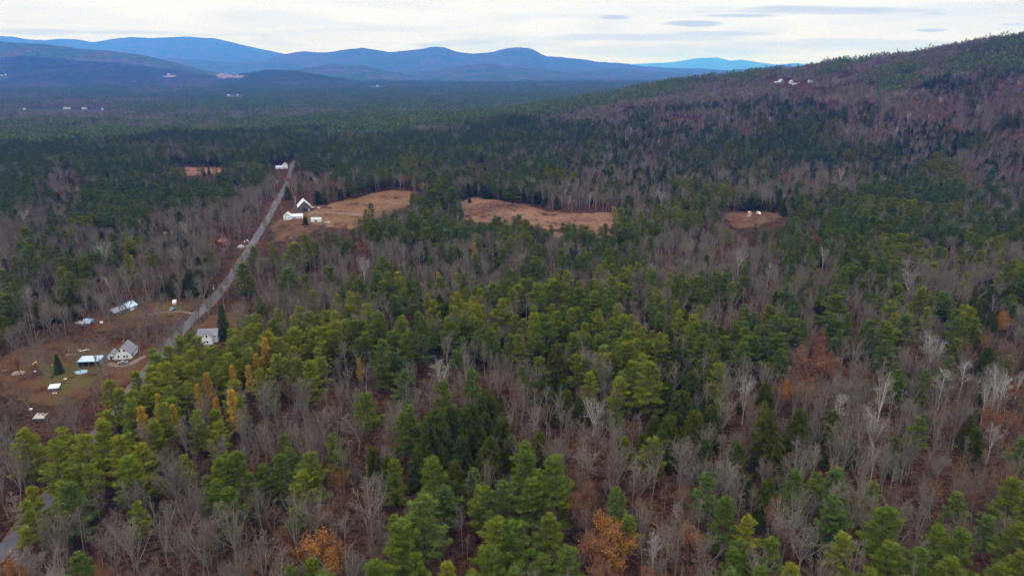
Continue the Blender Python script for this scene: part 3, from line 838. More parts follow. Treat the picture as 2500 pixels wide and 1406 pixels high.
M['shingle_dark'] = plain_mat('dark_shingles', (.13, .13, .15), .85, .2, 1.5)
M['shingle_light'] = plain_mat('light_grey_shingles', (.34, .34, .36), .85, .12, 1.5)
M['roof_red'] = plain_mat('red_metal_roofing', (.22, .06, .055), .55, .2, 1.0)
M['brick'] = plain_mat('chimney_brick', (.22, .09, .07), .9, .25, 6)
M['glass'] = plain_mat('dark_window_glass', (.022, .027, .036), .12, .2, 2, spec=.6)
M['trim'] = plain_mat('white_trim', (.76, .76, .76), .6, .05, 3)
M['door'] = plain_mat('grey_door', (.16, .17, .19), .6, .1, 3)
M['pool_wall'] = plain_mat('pale_blue_pool_wall', (.50, .64, .72), .5, .08, 2)
M['pool_rim'] = plain_mat('white_pool_rim', (.76, .80, .84), .5, .05, 2)
M['pool_cover'] = plain_mat('blue_pool_cover', (.13, .40, .55), .35, .1, 1.2)
M['tyre'] = plain_mat('tyre_rubber', (.02, .02, .02), .85, .2, 5)
M['chrome'] = plain_mat('grey_hub_metal', (.4, .4, .42), .35, .1, 5, metal=.7)
M['white_paint'] = plain_mat('white_vehicle_paint', (.76, .77, .78), .35, .05, 1, spec=.5)
M['black_paint'] = plain_mat('black_vehicle_paint', (.02, .021, .024), .3, .2, 1, spec=.5)
M['grey_paint'] = plain_mat('grey_vehicle_paint', (.24, .26, .29), .35, .1, 1, spec=.5)
M['red_paint'] = plain_mat('faded_red_paint', (.26, .05, .045), .5, .2, 2)
M['yellow_plastic'] = plain_mat('cream_plastic', (.72, .58, .34), .6, .08, 2)
M['wood'] = plain_mat('weathered_wood', (.30, .22, .17), .85, .2, 3)
M['pole_wood'] = plain_mat('pole_wood', (.20, .15, .125), .85, .2, 3)
M['lumber'] = plain_mat('pale_lumber', (.66, .58, .52), .8, .1, 2)
M['firewood'] = plain_mat('split_firewood', (.36, .26, .22), .9, .35, 4, (.60, .47, .40), coord='Object')
M['junk'] = plain_mat('rusty_iron', (.10, .055, .045), .8, .4, 3)
M['dish'] = plain_mat('light_grey_metal', (.5, .52, .55), .4, .1, 2)

def boxv(x0, x1, y0, y1, z0, z1):
    V = [(x, y, z) for z in (z0, z1) for x, y in ((x0, y0), (x1, y0), (x1, y1), (x0, y1))]
    return V, [(3, 2, 1, 0), (4, 5, 6, 7), (0, 1, 5, 4), (1, 2, 6, 5), (2, 3, 7, 6), (3, 0, 4, 7)]

def merge(parts):
    V, F = [], []
    for v, f in parts:
        b = len(V); V += [tuple(q) for q in v]; F += [tuple(i + b for i in q) for q in f]
    return V, F

def bpart(name, mat, parent, *boxes):
    V, F = merge([boxv(*b) for b in boxes]); return mesh_obj(name, V, F, [M[mat]], parent)

def prism_x(poly, x0, x1):
    """polygon of (y, z) swept along x"""
    n = len(poly); V = [(x0, y, z) for y, z in poly] + [(x1, y, z) for y, z in poly]
    F = [tuple(range(n))[::-1], tuple(range(n, 2 * n))] + [(i, (i + 1) % n, n + (i + 1) % n, n + i) for i in range(n)]
    return V, F

def prism_y(poly, y0, y1):
    """polygon of (x, z) swept along y"""
    n = len(poly); V = [(x, y0, z) for x, z in poly] + [(x, y1, z) for x, z in poly]
    F = [tuple(range(n)), tuple(range(n, 2 * n))[::-1]] + [(i, n + i, n + (i + 1) % n, (i + 1) % n) for i in range(n)]
    return V, F

def cyl(cx, cy_, z0, z1, r, n=10, axis='z', r2=None):
    r2 = r if r2 is None else r2
    an = [2 * math.pi * k / n for k in range(n)]
    if axis == 'z':
        V = [(cx + r * math.cos(a), cy_ + r * math.sin(a), z0) for a in an] + [(cx + r2 * math.cos(a), cy_ + r2 * math.sin(a), z1) for a in an]
    else:            # axis along local y, centre height cy_ given as (y0,y1)
        raise ValueError
    F = [tuple(range(n))[::-1], tuple(range(n, 2 * n))] + [(i, (i + 1) % n, n + (i + 1) % n, n + i) for i in range(n)]
    return V, F

def wheel_v(cx, y0, y1, cz, r, n=12):
    an = [2 * math.pi * k / n for k in range(n)]
    V = [(cx + r * math.cos(a), y0, cz + r * math.sin(a)) for a in an] + [(cx + r * math.cos(a), y1, cz + r * math.sin(a)) for a in an]
    F = [tuple(range(n)), tuple(range(n, 2 * n))[::-1]] + [(i, n + i, n + (i + 1) % n, (i + 1) % n) for i in range(n)]
    return V, F

def window(root, face, u, z, w, h, X, Y):
    """face: s(outh, towards -y) n e w; u along the wall, z sill height; X, Y half sizes of the block (cx offset allowed as tuples)"""
    (x0, x1), (y0, y1) = X, Y; d = .07
    def bx(a0, a1, p0, p1, q0, q1):
        if face == 's': return (a0, a1, y0 - q1, y0 - q0, p0, p1)
        if face == 'n': return (a0, a1, y1 + q0, y1 + q1, p0, p1)
        if face == 'w': return (x0 - q1, x0 - q0, a0, a1, p0, p1)
        return (x1 + q0, x1 + q1, a0, a1, p0, p1)
    a0, a1 = u - w / 2, u + w / 2; t = .12
    fr = bpart('window', 'trim', root, bx(a0 - t, a1 + t, z + h, z + h + t, .004, d), bx(a0 - t, a1 + t, z - t, z, .004, d + .03),
               bx(a0 - t, a0, z, z + h, .004, d), bx(a1, a1 + t, z, z + h, .004, d))
    bpart('pane', 'glass', fr, bx(a0 + .003, a1 - .003, z + .003, z + h - .003, .006, .035))
    return fr

def door(root, face, u, w, h, X, Y, mat='door', z=0.05, name='door'):
    (x0, x1), (y0, y1) = X, Y; a0, a1 = u - w / 2, u + w / 2
    b = {'s': (a0, a1, y0 - .05, y0 - .005, z, z + h), 'n': (a0, a1, y1 + .005, y1 + .05, z, z + h), 'w': (x0 - .05, x0 - .005, a0, a1, z, z + h), 'e': (x1 + .005, x1 + .05, a0, a1, z, z + h)}[face]
    return bpart(name, mat, root, b)

def block(root, X, Y, eave, ridge, wall, roof, axis='y', over=.45, th=.16, z0=-.8):
    """gabled block: wall mesh, two-slope roof mesh; axis = direction of the ridge"""
    (x0, x1), (y0, y1) = X, Y
    if axis == 'y':
        c = (x0 + x1) / 2; V, F = prism_y([(x0, z0), (x1, z0), (x1, eave), (c, ridge), (x0, eave)], y0, y1); hw = (x1 - x0) / 2
    else:
        c = (y0 + y1) / 2; V, F = prism_x([(y0, z0), (y1, z0), (y1, eave), (c, ridge), (y0, eave)], x0, x1); hw = (y1 - y0) / 2
    mesh_obj('wall', V, F, [M[wall]], root)
    s = (ridge - eave) / hw; parts = []
    for sg in (-1, 1):
        e = hw + over; g = .01
        pr = [(c, ridge + g), (c + sg * e, ridge - s * e + g), (c + sg * e, ridge - s * e + th + g), (c, ridge + th + g)]
        parts.append(prism_y(pr, y0 - over, y1 + over) if axis == 'y' else prism_x(pr, x0 - over, x1 + over))
    V, F = merge(parts); ro = mesh_obj('roof', V, F, [M[roof]], root)
    return ro

def at(u, v, h=0.0):
    x, y = unproj(u, v); return (x, y, terr1(x, y) + h)

def flat_under(root, X, Y):
    pass

def cape_house():
    r = empty('house', at(309, 868), R(10)); X, Y = (-4.4, 4.4), (-5.5, 5.5)
    ro = block(r, X, Y, 3.3, 7.6, 'white_wall', 'shingle'); 
    bpart('chimney', 'brick', ro, (-.55, .35, -1.2, -.2, 6.6, 8.9), (-.65, .45, -1.3, -.1, 8.9, 9.1))
    for u, z in ((-1.2, 4.6), (1.2, 4.6), (-2.2, 1.1), (.8, 1.1), (2.3, 1.1)): window(r, 's', u, z, .9, 1.4, X, Y)
    for u in (-3.4, -1., 1.4, 3.8): window(r, 'e', u, 1.1, .85, 1.3, X, Y)
    door(r, 'e', -2.2, 1., 2.1, X, Y)
    X2, Y2 = (-8.2, -4.43), (-5.0, 1.0)
    block(r, X2, Y2, 2.6, 4.4, 'white_wall', 'shingle', 'y', .3)
    door(r, 's', -6.3, 1.1, 2.1, X2, Y2, 'glass'); window(r, 's', -5.2, 1.0, .8, 1.2, X2, Y2)
    tag(r, 'white cape house with grey roof and brick chimney beside the gravel driveway', 'house')
cape_house()

def open_shed():
    r = empty('shed', at(224, 889), R(6)); w, d = 5.9, 3.4
    V, F = prism_x([(-d, 3.0), (d, 3.7), (d, 3.85), (-d, 3.15)], -w, w); ro = mesh_obj('roof', V, F, [M['metal_blue']], r)
    for k in range(11):
        x = -w + .5 + k * (2 * w - 1) / 10; mesh_obj('roof_seam', *prism_x([(-d + .02, 3.153), (d - .02, 3.853), (d - .02, 3.90), (-d + .02, 3.20)], x - .04, x + .04), [M['metal_blue']], ro)
    bpart('fascia', 'teal_wall', r, (-w, w, -d - .06, -d - .004, 2.85, 3.13))
    bpart('back_wall', 'grey_wall', r, (-w + .2, w - .2, d - .3, d - .15, -.5, 3.55))
    bpart('side_wall', 'teal_wall', r, (-w + .2, -w + .35, -d + .3, d - .31, -.5, 2.95)); bpart('side_wall', 'teal_wall', r, (w - .35, w - .2, -d + .3, d - .31, -.5, 2.95))
    for x in (-3.2, 0, 3.2): bpart('post', 'wood', r, (x - .1, x + .1, -d + .3, -d + .5, -.5, 3.0))
    tag(r, 'long open shed with pale blue metal roof above the swimming pool', 'shed')
open_shed()

def pool():
    r = empty('swimming_pool', at(200, 911), R(14)); a, b, n = 3.1, 1.9, 28
    an = [2 * math.pi * k / n for k in range(n)]
    ring = lambda s, z: [(a * s * math.cos(q), b * s * math.sin(q), z) for q in an]
    V = ring(1, -.3) + ring(1, 1.25) + ring(.985, 1.25) + ring(.985, 1.0); F = []
    for q in range(3):
        F += [(q * n + i, q * n + (i + 1) % n, (q + 1) * n + (i + 1) % n, (q + 1) * n + i) for i in range(n)]
    mesh_obj('pool_wall', V, F, [M['pool_wall']], r)
    V = ring(1.05, 1.26) + ring(1.05, 1.34) + ring(.95, 1.34) + ring(.95, 1.26)
    F = [(q * n + i, q * n + (i + 1) % n, ((q + 1) % 4) * n + (i + 1) % n, ((q + 1) % 4) * n + i) for q in range(4) for i in range(n)]
    mesh_obj('rim', V, F, [M['pool_rim']], r)
    mesh_obj('cover', ring(.98, 1.12), [tuple(range(n))], [M['pool_cover']], r)
    for q in an[::2]:
        c, s = math.cos(q), math.sin(q); bpart('post', 'pool_rim', r, (a * 1.025 * c - .07, a * 1.025 * c + .07, b * 1.025 * s - .07, b * 1.025 * s + .07, -.3, 1.25))
    l = bpart('ladder', 'pool_rim', r, (-3.7, -3.6, -.5, -.4, 0, 1.9), (-3.7, -3.6, .1, .2, 0, 1.9)); 
    for k in range(4): bpart('rung', 'pool_rim', l, (-3.69, -3.61, -.39, .09, .3 + .4 * k, .36 + .4 * k))
    tag(r, 'oval above-ground swimming pool with blue cover on the lawn', 'pool')
pool()

def small_shed(u, v, rz, w, d, h, roofmat, wallmat, label, table=False):
    r = empty('shed', at(u, v), rz)
    V, F = prism_x([(-d, h - .3), (d, h + .5), (d, h + .65), (-d, h - .15)], -w, w); mesh_obj('roof', V, F, [M[roofmat]], r)
    e = .25
    V, F = prism_x([(-d + e, -.6), (d - e, -.6), (d - e, h + .42), (-d + e, h - .24)], -w + e, w - e); mesh_obj('wall', V, F, [M[wallmat]], r)
    door(r, 's', 0, 1.1, 1.8, (-w + e, w - e), (-d + e, d - e), 'shingle_dark')
    tag(r, label, 'shed')
small_shed(135, 953, R(16), 2.5, 1.9, 2.3, 'metal_white', 'grey_wall', 'small dark shed with a white metal roof below the lawn')
small_shed(101, 1026, R(4), 2.6, 2.1, 2.2, 'metal_beige', 'grey_wall', 'small shed with a stained beige roof at the wood edge')

def blue_house():
    (xa, ya), (xb, yb) = unproj(262, 775), unproj(334, 748)
    L = math.hypot(xb - xa, yb - ya); a = math.atan2(yb - ya, xb - xa); x, y = (xa + xb) / 2, (ya + yb) / 2
    r = empty('house', (x, y, terr1(x, y)), a); h = L / 2
    X, Y = (-h, h * .12), (-3.6, 3.6); ro = block(r, X, Y, 2.7, 4.5, 'grey_wall', 'shingle', 'x', .4)
    for q in (-h * .8, -h * .5, -h * .2): window(r, 's', q, 1.0, 1.2, 1.1, X, Y)
    X2, Y2 = (h * .12 + .45, h), (-4.0, 4.0); block(r, X2, Y2, 2.9, 5.2, 'teal_wall', 'metal_blue', 'x', .42)
    door(r, 's', h * .5, 2.6, 2.2, X2, Y2, 'white_wall', name='garage_door'); window(r, 'e', .3, 1.1, 1.4, 1.2, X2, Y2); window(r, 's', h * .82, 1.0, .9, 1.1, X2, Y2)
    tag(r, 'long low house with grey roof and pale blue metal roof end', 'house')
blue_house()

def twin_roof_shed():
    r = empty('outbuilding', at(210, 794), R(4)); X, Y = (-4.2, 4.2), (-2.2, 2.0)
    block(r, X, Y, 2.4, 3.6, 'grey_wall', 'shingle_light', 'x', .35); window(r, 's', -1.5, 1.0, 1.0, .9, X, Y); door(r, 's', 1.4, 1.0, 2.0, X, Y)
    X, Y = (-3.2, 3.6), (3.2, 6.6); block(r, X, Y, 2.7, 3.9, 'teal_wall', 'metal_sky', 'x', .35); window(r, 's', 0, 1.1, 1.0, .9, X, Y)
    tag(r, 'outbuilding with a sky-blue rear roof and light grey front roof', 'outbuilding')
twin_roof_shed()

def porch_house():
    r = empty('house', at(508, 836), R(7)); X, Y = (-5.6, 5.6), (-.1, 7.0)
    block(r, X, Y, 4.6, 7.6, 'white_wall', 'shingle', 'x', .45)
    X2, Y2 = (-2.2, 3.6), (-3.6, -.05); block(r, X2, Y2, 4.7, 7.3, 'white_wall', 'shingle', 'y', .4)
    window(r, 's', .7, 4.4, 1.0, 1.5, X2, Y2); window(r, 's', .9, 1.0, 1.0, 1.5, X2, Y2); window(r, 's', -4., 3.0, .9, 1.3, X, Y)
    po = empty('porch', (0, 0, 0)); bpy.data.objects.remove(po)
    V, F = prism_x([(-2.9, 2.45), (-.15, 3.0), (-.15, 3.12), (-2.9, 2.57)], -6.0, -2.25); pr = mesh_obj('porch_roof', V, F, [M['shingle']], r)
    for x in (-5.8, -4.1, -2.5): bpart('porch_post', 'trim', pr, (x - .09, x + .09, -2.75, -2.57, .3, 2.44))
    bpart('porch_deck', 'wood', r, (-6.0, -2.25, -2.9, -.15, -.5, .28))
    bpart('railing', 'trim', r, (-5.95, -2.35, -2.72, -2.64, 1.1, 1.2), (-5.95, -2.35, -2.71, -2.65, .5, .56))
    door(r, 's', -3.6, 1.0, 2.1, X, Y, 'glass', .3)
    bpart('step', 'trim', r, (-4.4, -2.9, -4.0, -2.95, -.5, .12))
    tag(r, 'two-storey white farmhouse with front gable and corner porch beside a dark spruce', 'house')
porch_house()

def barn():
    r = empty('barn', at(743, 513), R(20)); X, Y = (-6.2, 6.2), (-7.5, 7.5)
    block(r, X, Y, 5.0, 11.2, 'grey_wall', 'metal_white', 'y', .7, .2)
    for k in range(24):
        x = -6.1 + k * 12.2 / 23; top = 5.0 + (6.2 - abs(x)) - .35
        bpart('board', 'grey_wall', r, (x - .20, x + .20, -7.56, -7.503, 3.6 if abs(x - .4) < 2.3 else -.4, top))
    door(r, 's', .4, 4.2, 3.4, X, Y, 'black_paint'); door(r, 's', 4.4, .9, 2.4, X, (-7.58, 7.5), 'lumber')
    window(r, 'e', -3, 2, 1, 1, X, Y); window(r, 'e', 2, 2, 1, 1, X, Y)
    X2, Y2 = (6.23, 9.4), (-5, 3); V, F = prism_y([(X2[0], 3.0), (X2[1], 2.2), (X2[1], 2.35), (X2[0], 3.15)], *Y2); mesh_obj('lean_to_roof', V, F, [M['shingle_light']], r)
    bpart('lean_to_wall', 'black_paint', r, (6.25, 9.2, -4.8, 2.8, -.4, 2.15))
    tag(r, 'weathered dark barn with a steep white metal roof beside the meadow', 'barn')
barn()

def farm_house():
    r = empty('house', at(703, 535), R(12)); X, Y = (-3.9, 3.9), (-4.6, 4.6)
    ro = block(r, X, Y, 4.0, 7.4, 'white_wall', 'metal_white', 'y', .4)
    for u, z in ((-1.1, 4.5), (1.1, 4.5), (-1.7, 1.1), (1.7, 1.1)): window(r, 's', u, z, .9, 1.4, X, Y)
    for u in (-2.6, 0, 2.6): window(r, 'e', u, 1.1, .9, 1.4, X, Y)
    bpart('chimney', 'brick', ro, (-.3, .3, 1.2, 1.8, 6.9, 8.4))
    X2, Y2 = (3.93, 15.5), (-1.0, 4.8); block(r, X2, Y2, 2.8, 5.0, 'white_wall', 'metal_white', 'x', .35)
    for u in (6., 8.6, 11.2, 13.6): window(r, 's', u, 1.0, .9, 1.2, X2, Y2)
    door(r, 's', 7.3, 1.0, 2.0, X2, Y2)
    tag(r, 'white farmhouse with a long white-roofed ell in front of the dark barn', 'house')
farm_house()

def greenhouse():
    r = empty('greenhouse', at(773, 541), R(0)); X, Y = (-5.2, 5.2), (-2.6, 2.6)
    # timber frame with pale sheeting
    mesh_obj('sheeting', *prism_x([(-2.5, 1.4), (2.5, 1.4), (2.5, 2.6), (0, 4.4), (-2.5, 2.6)], -5.1, 5.1), [M['dish']], r)
    bpart('base_wall', 'white_wall', r, (-5.15, -1.2, -2.56, 2.56, -.5, 1.38), (1.2, 5.15, -2.56, 2.56, -.5, 1.38))
    for k in range(9):
        x = -5.2 + k * 1.3; bpart('rafter', 'shingle_light', r, (x - .07, x + .07, -2.62, -2.52, 1.4, 2.6))
        mesh_obj('rafter', *prism_x([(-2.64, 2.6), (0, 4.45), (0, 4.55), (-2.64, 2.7)], x - .07, x + .07), [M['shingle_light']], r)
    door(r, 's', 0, 1.6, 2.2, X, (-2.66, 2.6), 'shingle_dark')
    tag(r, 'grey framed greenhouse behind bare trees below the farm track', 'greenhouse')
    f = empty('trellis_fence', at(798, 545), R(0))
    for k in range(8): bpart('picket', 'white_wall', f, (-3.1 + k * .82, -2.8 + k * .82, -.08, .08, -.3, 1.9))
    bpart('rail', 'white_wall', f, (-3.2, 3.1, -.14, -.085, 1.5, 1.75)); bpart('rail', 'white_wall', f, (-3.2, 3.1, -.14, -.085, .5, .7))
    tag(f, 'short white picket fence panel below the greenhouse', 'fence')
greenhouse()

def gable_simple(name, loc, rz, w, l, eave, ridge, wall, roof, label, wins=True, axis='y', cat='house', chim=False):
    r = empty(name, loc, rz); X, Y = (-w / 2, w / 2), (-l / 2, l / 2)
    ro = block(r, X, Y, eave, ridge, wall, roof, axis, .4)
    if wins:
        for u in (-w * .25, w * .25): window(r, 's', u, 1.1, 1.0, 1.4, X, Y)
        if axis == 'y': window(r, 's', 0, eave + .3, 1.0, 1.3, X, Y)
        for u in (-l * .25, l * .25): window(r, 'e', u, 1.1, 1.0, 1.4, X, Y)
        door(r, 's', 0, 1.0, 2.1, X, Y)
    if chim: bpart('chimney', 'brick', ro, (-.4, .4, l * .1, l * .1 + .8, ridge - .6, ridge + 1.3))
    tag(r, label, cat); return r
gable_simple('house', at(549, 597), R(52), 7.5, 10, 3.2, 5.6, 'red_wall', 'roof_red', 'dark house with red metal roof half hidden by bare trees')
x, y, z = at(696, 411); gable_simple('house', (x, y, z), R(14), 8.5, 10, 5.5, 9.0, 'white_wall', 'shingle_light', 'white gabled house far up the road among pines', chim=True)
x, y, z = at(683, 412); gable_simple('house', (x, y, z), R(4), 11, 6, 2.6, 4.6, 'white_wall', 'metal_blue', 'low wing with blue-grey roof beside the far roadside house', axis='x')

def hill_farm():
    for (u, v, rz, w, l, e, rd, wall, roof, lab, ax) in [
        (1906, 206, 10, 17, 20, 7, 17, 'grey_wall', 'shingle_light', 'big barn with white roof on the wooded hill', 'y'),
        (1894, 205, 0, 12, 9, 4, 8, 'dish', 'shingle_light', 'white shed beside the big hill barn', 'x'),
        (1932, 204, 14, 10, 12, 6, 11, 'dish', 'shingle_light', 'white gabled farmhouse between barns on the wooded hill', 'y'),
        (1940, 207, 0, 17, 7, 3, 5, 'dish', 'shingle_light', 'long low white wing below the hill farmhouse', 'x'),
        (1950, 206, 0, 8, 7, 3.5, 7, 'red_wall', 'roof_red', 'small red barn beside the hill farmhouse', 'y'),
        (1978, 202, -6, 14, 9, 4.5, 8, 'dish', 'shingle_light', 'white house highest on the wooded hill', 'x')]:
        w, l, e, rd = w * .62, l * .7, e * .6, rd * .6
        x, y, z = at(u, v); gable_simple('barn' if 'barn' in lab else 'house', (x, y, z), R(rz), w, l, e, rd, wall, roof, lab, axis=ax, cat='barn' if 'barn' in lab else 'house')
hill_farm()

def far_places():
    for i, (u, v, w, l, e, rd, lab) in enumerate([
        (4, 186, 34, 20, 8, 14, 'white roofed building at the valley edge under the purple hill'), (14, 185, 22, 20, 9, 17, 'white barn beside the building under the purple hill'),
        (412, 184, 30, 22, 10, 18, 'white barn on the far clearing below the purple hill'), (418, 188, 34, 16, 6, 11, 'long white shed in front of the far clearing barn'),
        (534, 186, 26, 16, 7, 12, 'pale house at one end of the far tan field'), (563, 186, 24, 16, 8, 14, 'white house in the middle of the far tan field'), (580, 185, 26, 20, 10, 18, 'white barn behind the far tan field'), (590, 189, 24, 14, 6, 10, 'small white shed at the end of the far tan field'),
        (60, 268, 14, 8, 3, 5, 'pale roofed house first in the valley village row'), 
        (164, 266, 44, 12, 3.5, 6, 'long pale grey roofed hall in the valley village'), (206, 266, 34, 12, 3.5, 6, 'shorter pale roofed hall in the valley village'), (250, 268, 12, 8, 3, 5, 'white cabin last in the valley village row'),
        (558, 235, 26, 16, 6, 12, 'grey-white roofed house among valley pines'), (568, 229, 18, 12, 5, 9, 'small white house among valley pines'), (580, 233, 18, 10, 4, 8, 'low white house among valley pines'), (922, 212, 40, 18, 6, 10, 'pale building in the far valley')]):
        w, l, e, rd = w * .5, l * .6, e * .5, rd * .5; x, y = unproj_far(u, v, 2); z = float(allz(x, y)); r = empty('house', (x, y, z + 4), R(8 if i % 2 else -6))
        block(r, (-w / 2, w / 2), (-l / 2, l / 2), e, rd, 'shingle_light', 'shingle_light', 'x', .5, z0=-14)
        for q in (-w * .3, 0, w * .3): window(r, 's', q, 2, 1.6, 1.6, (-w / 2, w / 2), (-l / 2, l / 2))
        tag(r, lab, 'building')
    def patch(name, px, lab, mat):
        P = [unproj_far(u, v) for u, v in px]
        drape(name, P, M[mat], 6.0, 30, 26, lab, allz)
    patch('hay_field', [(528, 187), (560, 184), (596, 186), (594, 191), (560, 193), (535, 192)], 'tan field round far white houses below the purple hill', 'drive')
    patch('hay_field', [(385, 188), (420, 186), (450, 187), (478, 187), (470, 190), (400, 192)], 'pale stubble field round the far white barn', 'drive')
far_places()

def car(u, v, rz, paint, label, kind='car', s=1.0):
    r = empty(kind, at(u, v, .2), rz); w = .9
    prof = [(-2.2, .45), (-2.25, .85), (-1.5, 1.0), (-.8, 1.5), (.9, 1.52), (1.6, 1.05), (2.2, .95), (2.25, .45)] if kind == 'car' else [(-2.6, .5), (-2.6, 2.3), (1.5, 2.35), (2.0, 1.4), (2.7, 1.2), (2.75, .5)]
    V, F = prism_y(prof, -w, w); mesh_obj('body', V, F, [M[paint]], r)
    for sgn in (-1, 1):
        y = sgn * (w + .012); sx = (-.7, .9) if kind == 'car' else (.6, 1.5)
        bpart('window', 'glass', r, (sx[0], sx[1], min(y, y - sgn * .02), max(y, y - sgn * .02), 1.05 if kind == 'car' else 1.45, 1.42 if kind == 'car' else 2.1))
        for x in (-1.4, 1.45):
            wh = mesh_obj('wheel', *wheel_v(x, sgn * w - .13, sgn * w + .1, .33, .34), [M['tyre']], r); mesh_obj('hub', *wheel_v(x, sgn * (w + .125) - .02, sgn * (w + .125) + .02, .33, .2), [M['chrome']], wh)
    if kind == 'car':
        mesh_obj('windscreen', [(1.54, -.75, 1.10), (1.54, .75, 1.10), (.97, .75, 1.50), (.97, -.75, 1.50)], [(0, 1, 2, 3)], [M['glass']], r)
        mesh_obj('rear_window', [(-1.47, .75, 1.06), (-1.47, -.75, 1.06), (-.87, -.75, 1.49), (-.87, .75, 1.49)], [(0, 1, 2, 3)], [M['glass']], r)
    for sgn in (-.65, .65): bpart('headlight', 'chrome', r, (2.22 if kind == 'car' else 2.74, 2.28 if kind == 'car' else 2.80, sgn - .15, sgn + .15, .68, .84))
    r.scale = (s, s, s); tag(r, label, kind)
car(588, 604, R(20), 'white_paint', 'white car parked at the roadside pull-off')
car(593, 601, R(35), 'black_paint', 'black car parked behind the white car at the pull-off')
car(422, 758, R(80), 'grey_paint', 'small grey car below the camper trailer')
car(300, 889, R(20), 'grey_paint', 'grey car parked in front of the chimney house')
car(1852, 524, R(-80), 'white_paint', 'white van parked in the brown clearing', 'van')

def camper():
    r = empty('camper_trailer', at(427, 743), R(-70)); 
    prof = [(-2.6, .7), (-2.7, 1.6), (-2.4, 2.7), (2.3, 2.75), (2.75, 2.0), (2.7, .7)]
    V, F = prism_y(prof, -1.15, 1.15); mesh_obj('body', V, F, [M['white_paint']], r)
    for x in (-1.6, .1, 1.5):
        for sg in (-1, 1): bpart('window', 'glass', r, (x - .4, x + .4, sg * 1.165 - .012, sg * 1.165 + .012, 1.5, 2.15))
    bpart('window', 'glass', r, (2.70, 2.76, -.75, -.1, 1.3, 1.9)); bpart('window', 'glass', r, (2.70, 2.76, .15, .8, 1.3, 1.9))
    for sg in (-1, 1): mesh_obj('wheel', *wheel_v(-.2, sg * 1.15 - .12, sg * 1.15 + .06, .36, .36), [M['tyre']], r)
    bpart('hitch', 'chrome', r, (2.7, 3.8, -.08, .08, .45, .6)); tag(r, 'white camper trailer parked by dark hemlocks beside the road', 'trailer')
camper()

def clearing_things():
    r = empty('cabin', at(1830, 524), R(4)); block(r, (-1.6, 1.6), (-1.6, 1.6), 3.0, 3.7, 'ply', 'ply', 'y', .15); door(r, 's', .4, .8, 1.9, (-1.6, 1.6), (-1.6, 1.6), 'tan_wall')
    tag(r, 'small plywood cabin in the brown clearing beside the van', 'cabin')
    b = bpart('lumber_sheet', 'lumber', None, (-2.2, 2.2, -.6, .6, .05, .3)); x, y, z = at(1828, 528); b.location = (x, y, z + .1); b.rotation_euler = (0, 0, R(-25)); tag(b, 'pale plywood sheet lying before the plywood cabin', 'plywood')
clearing_things()

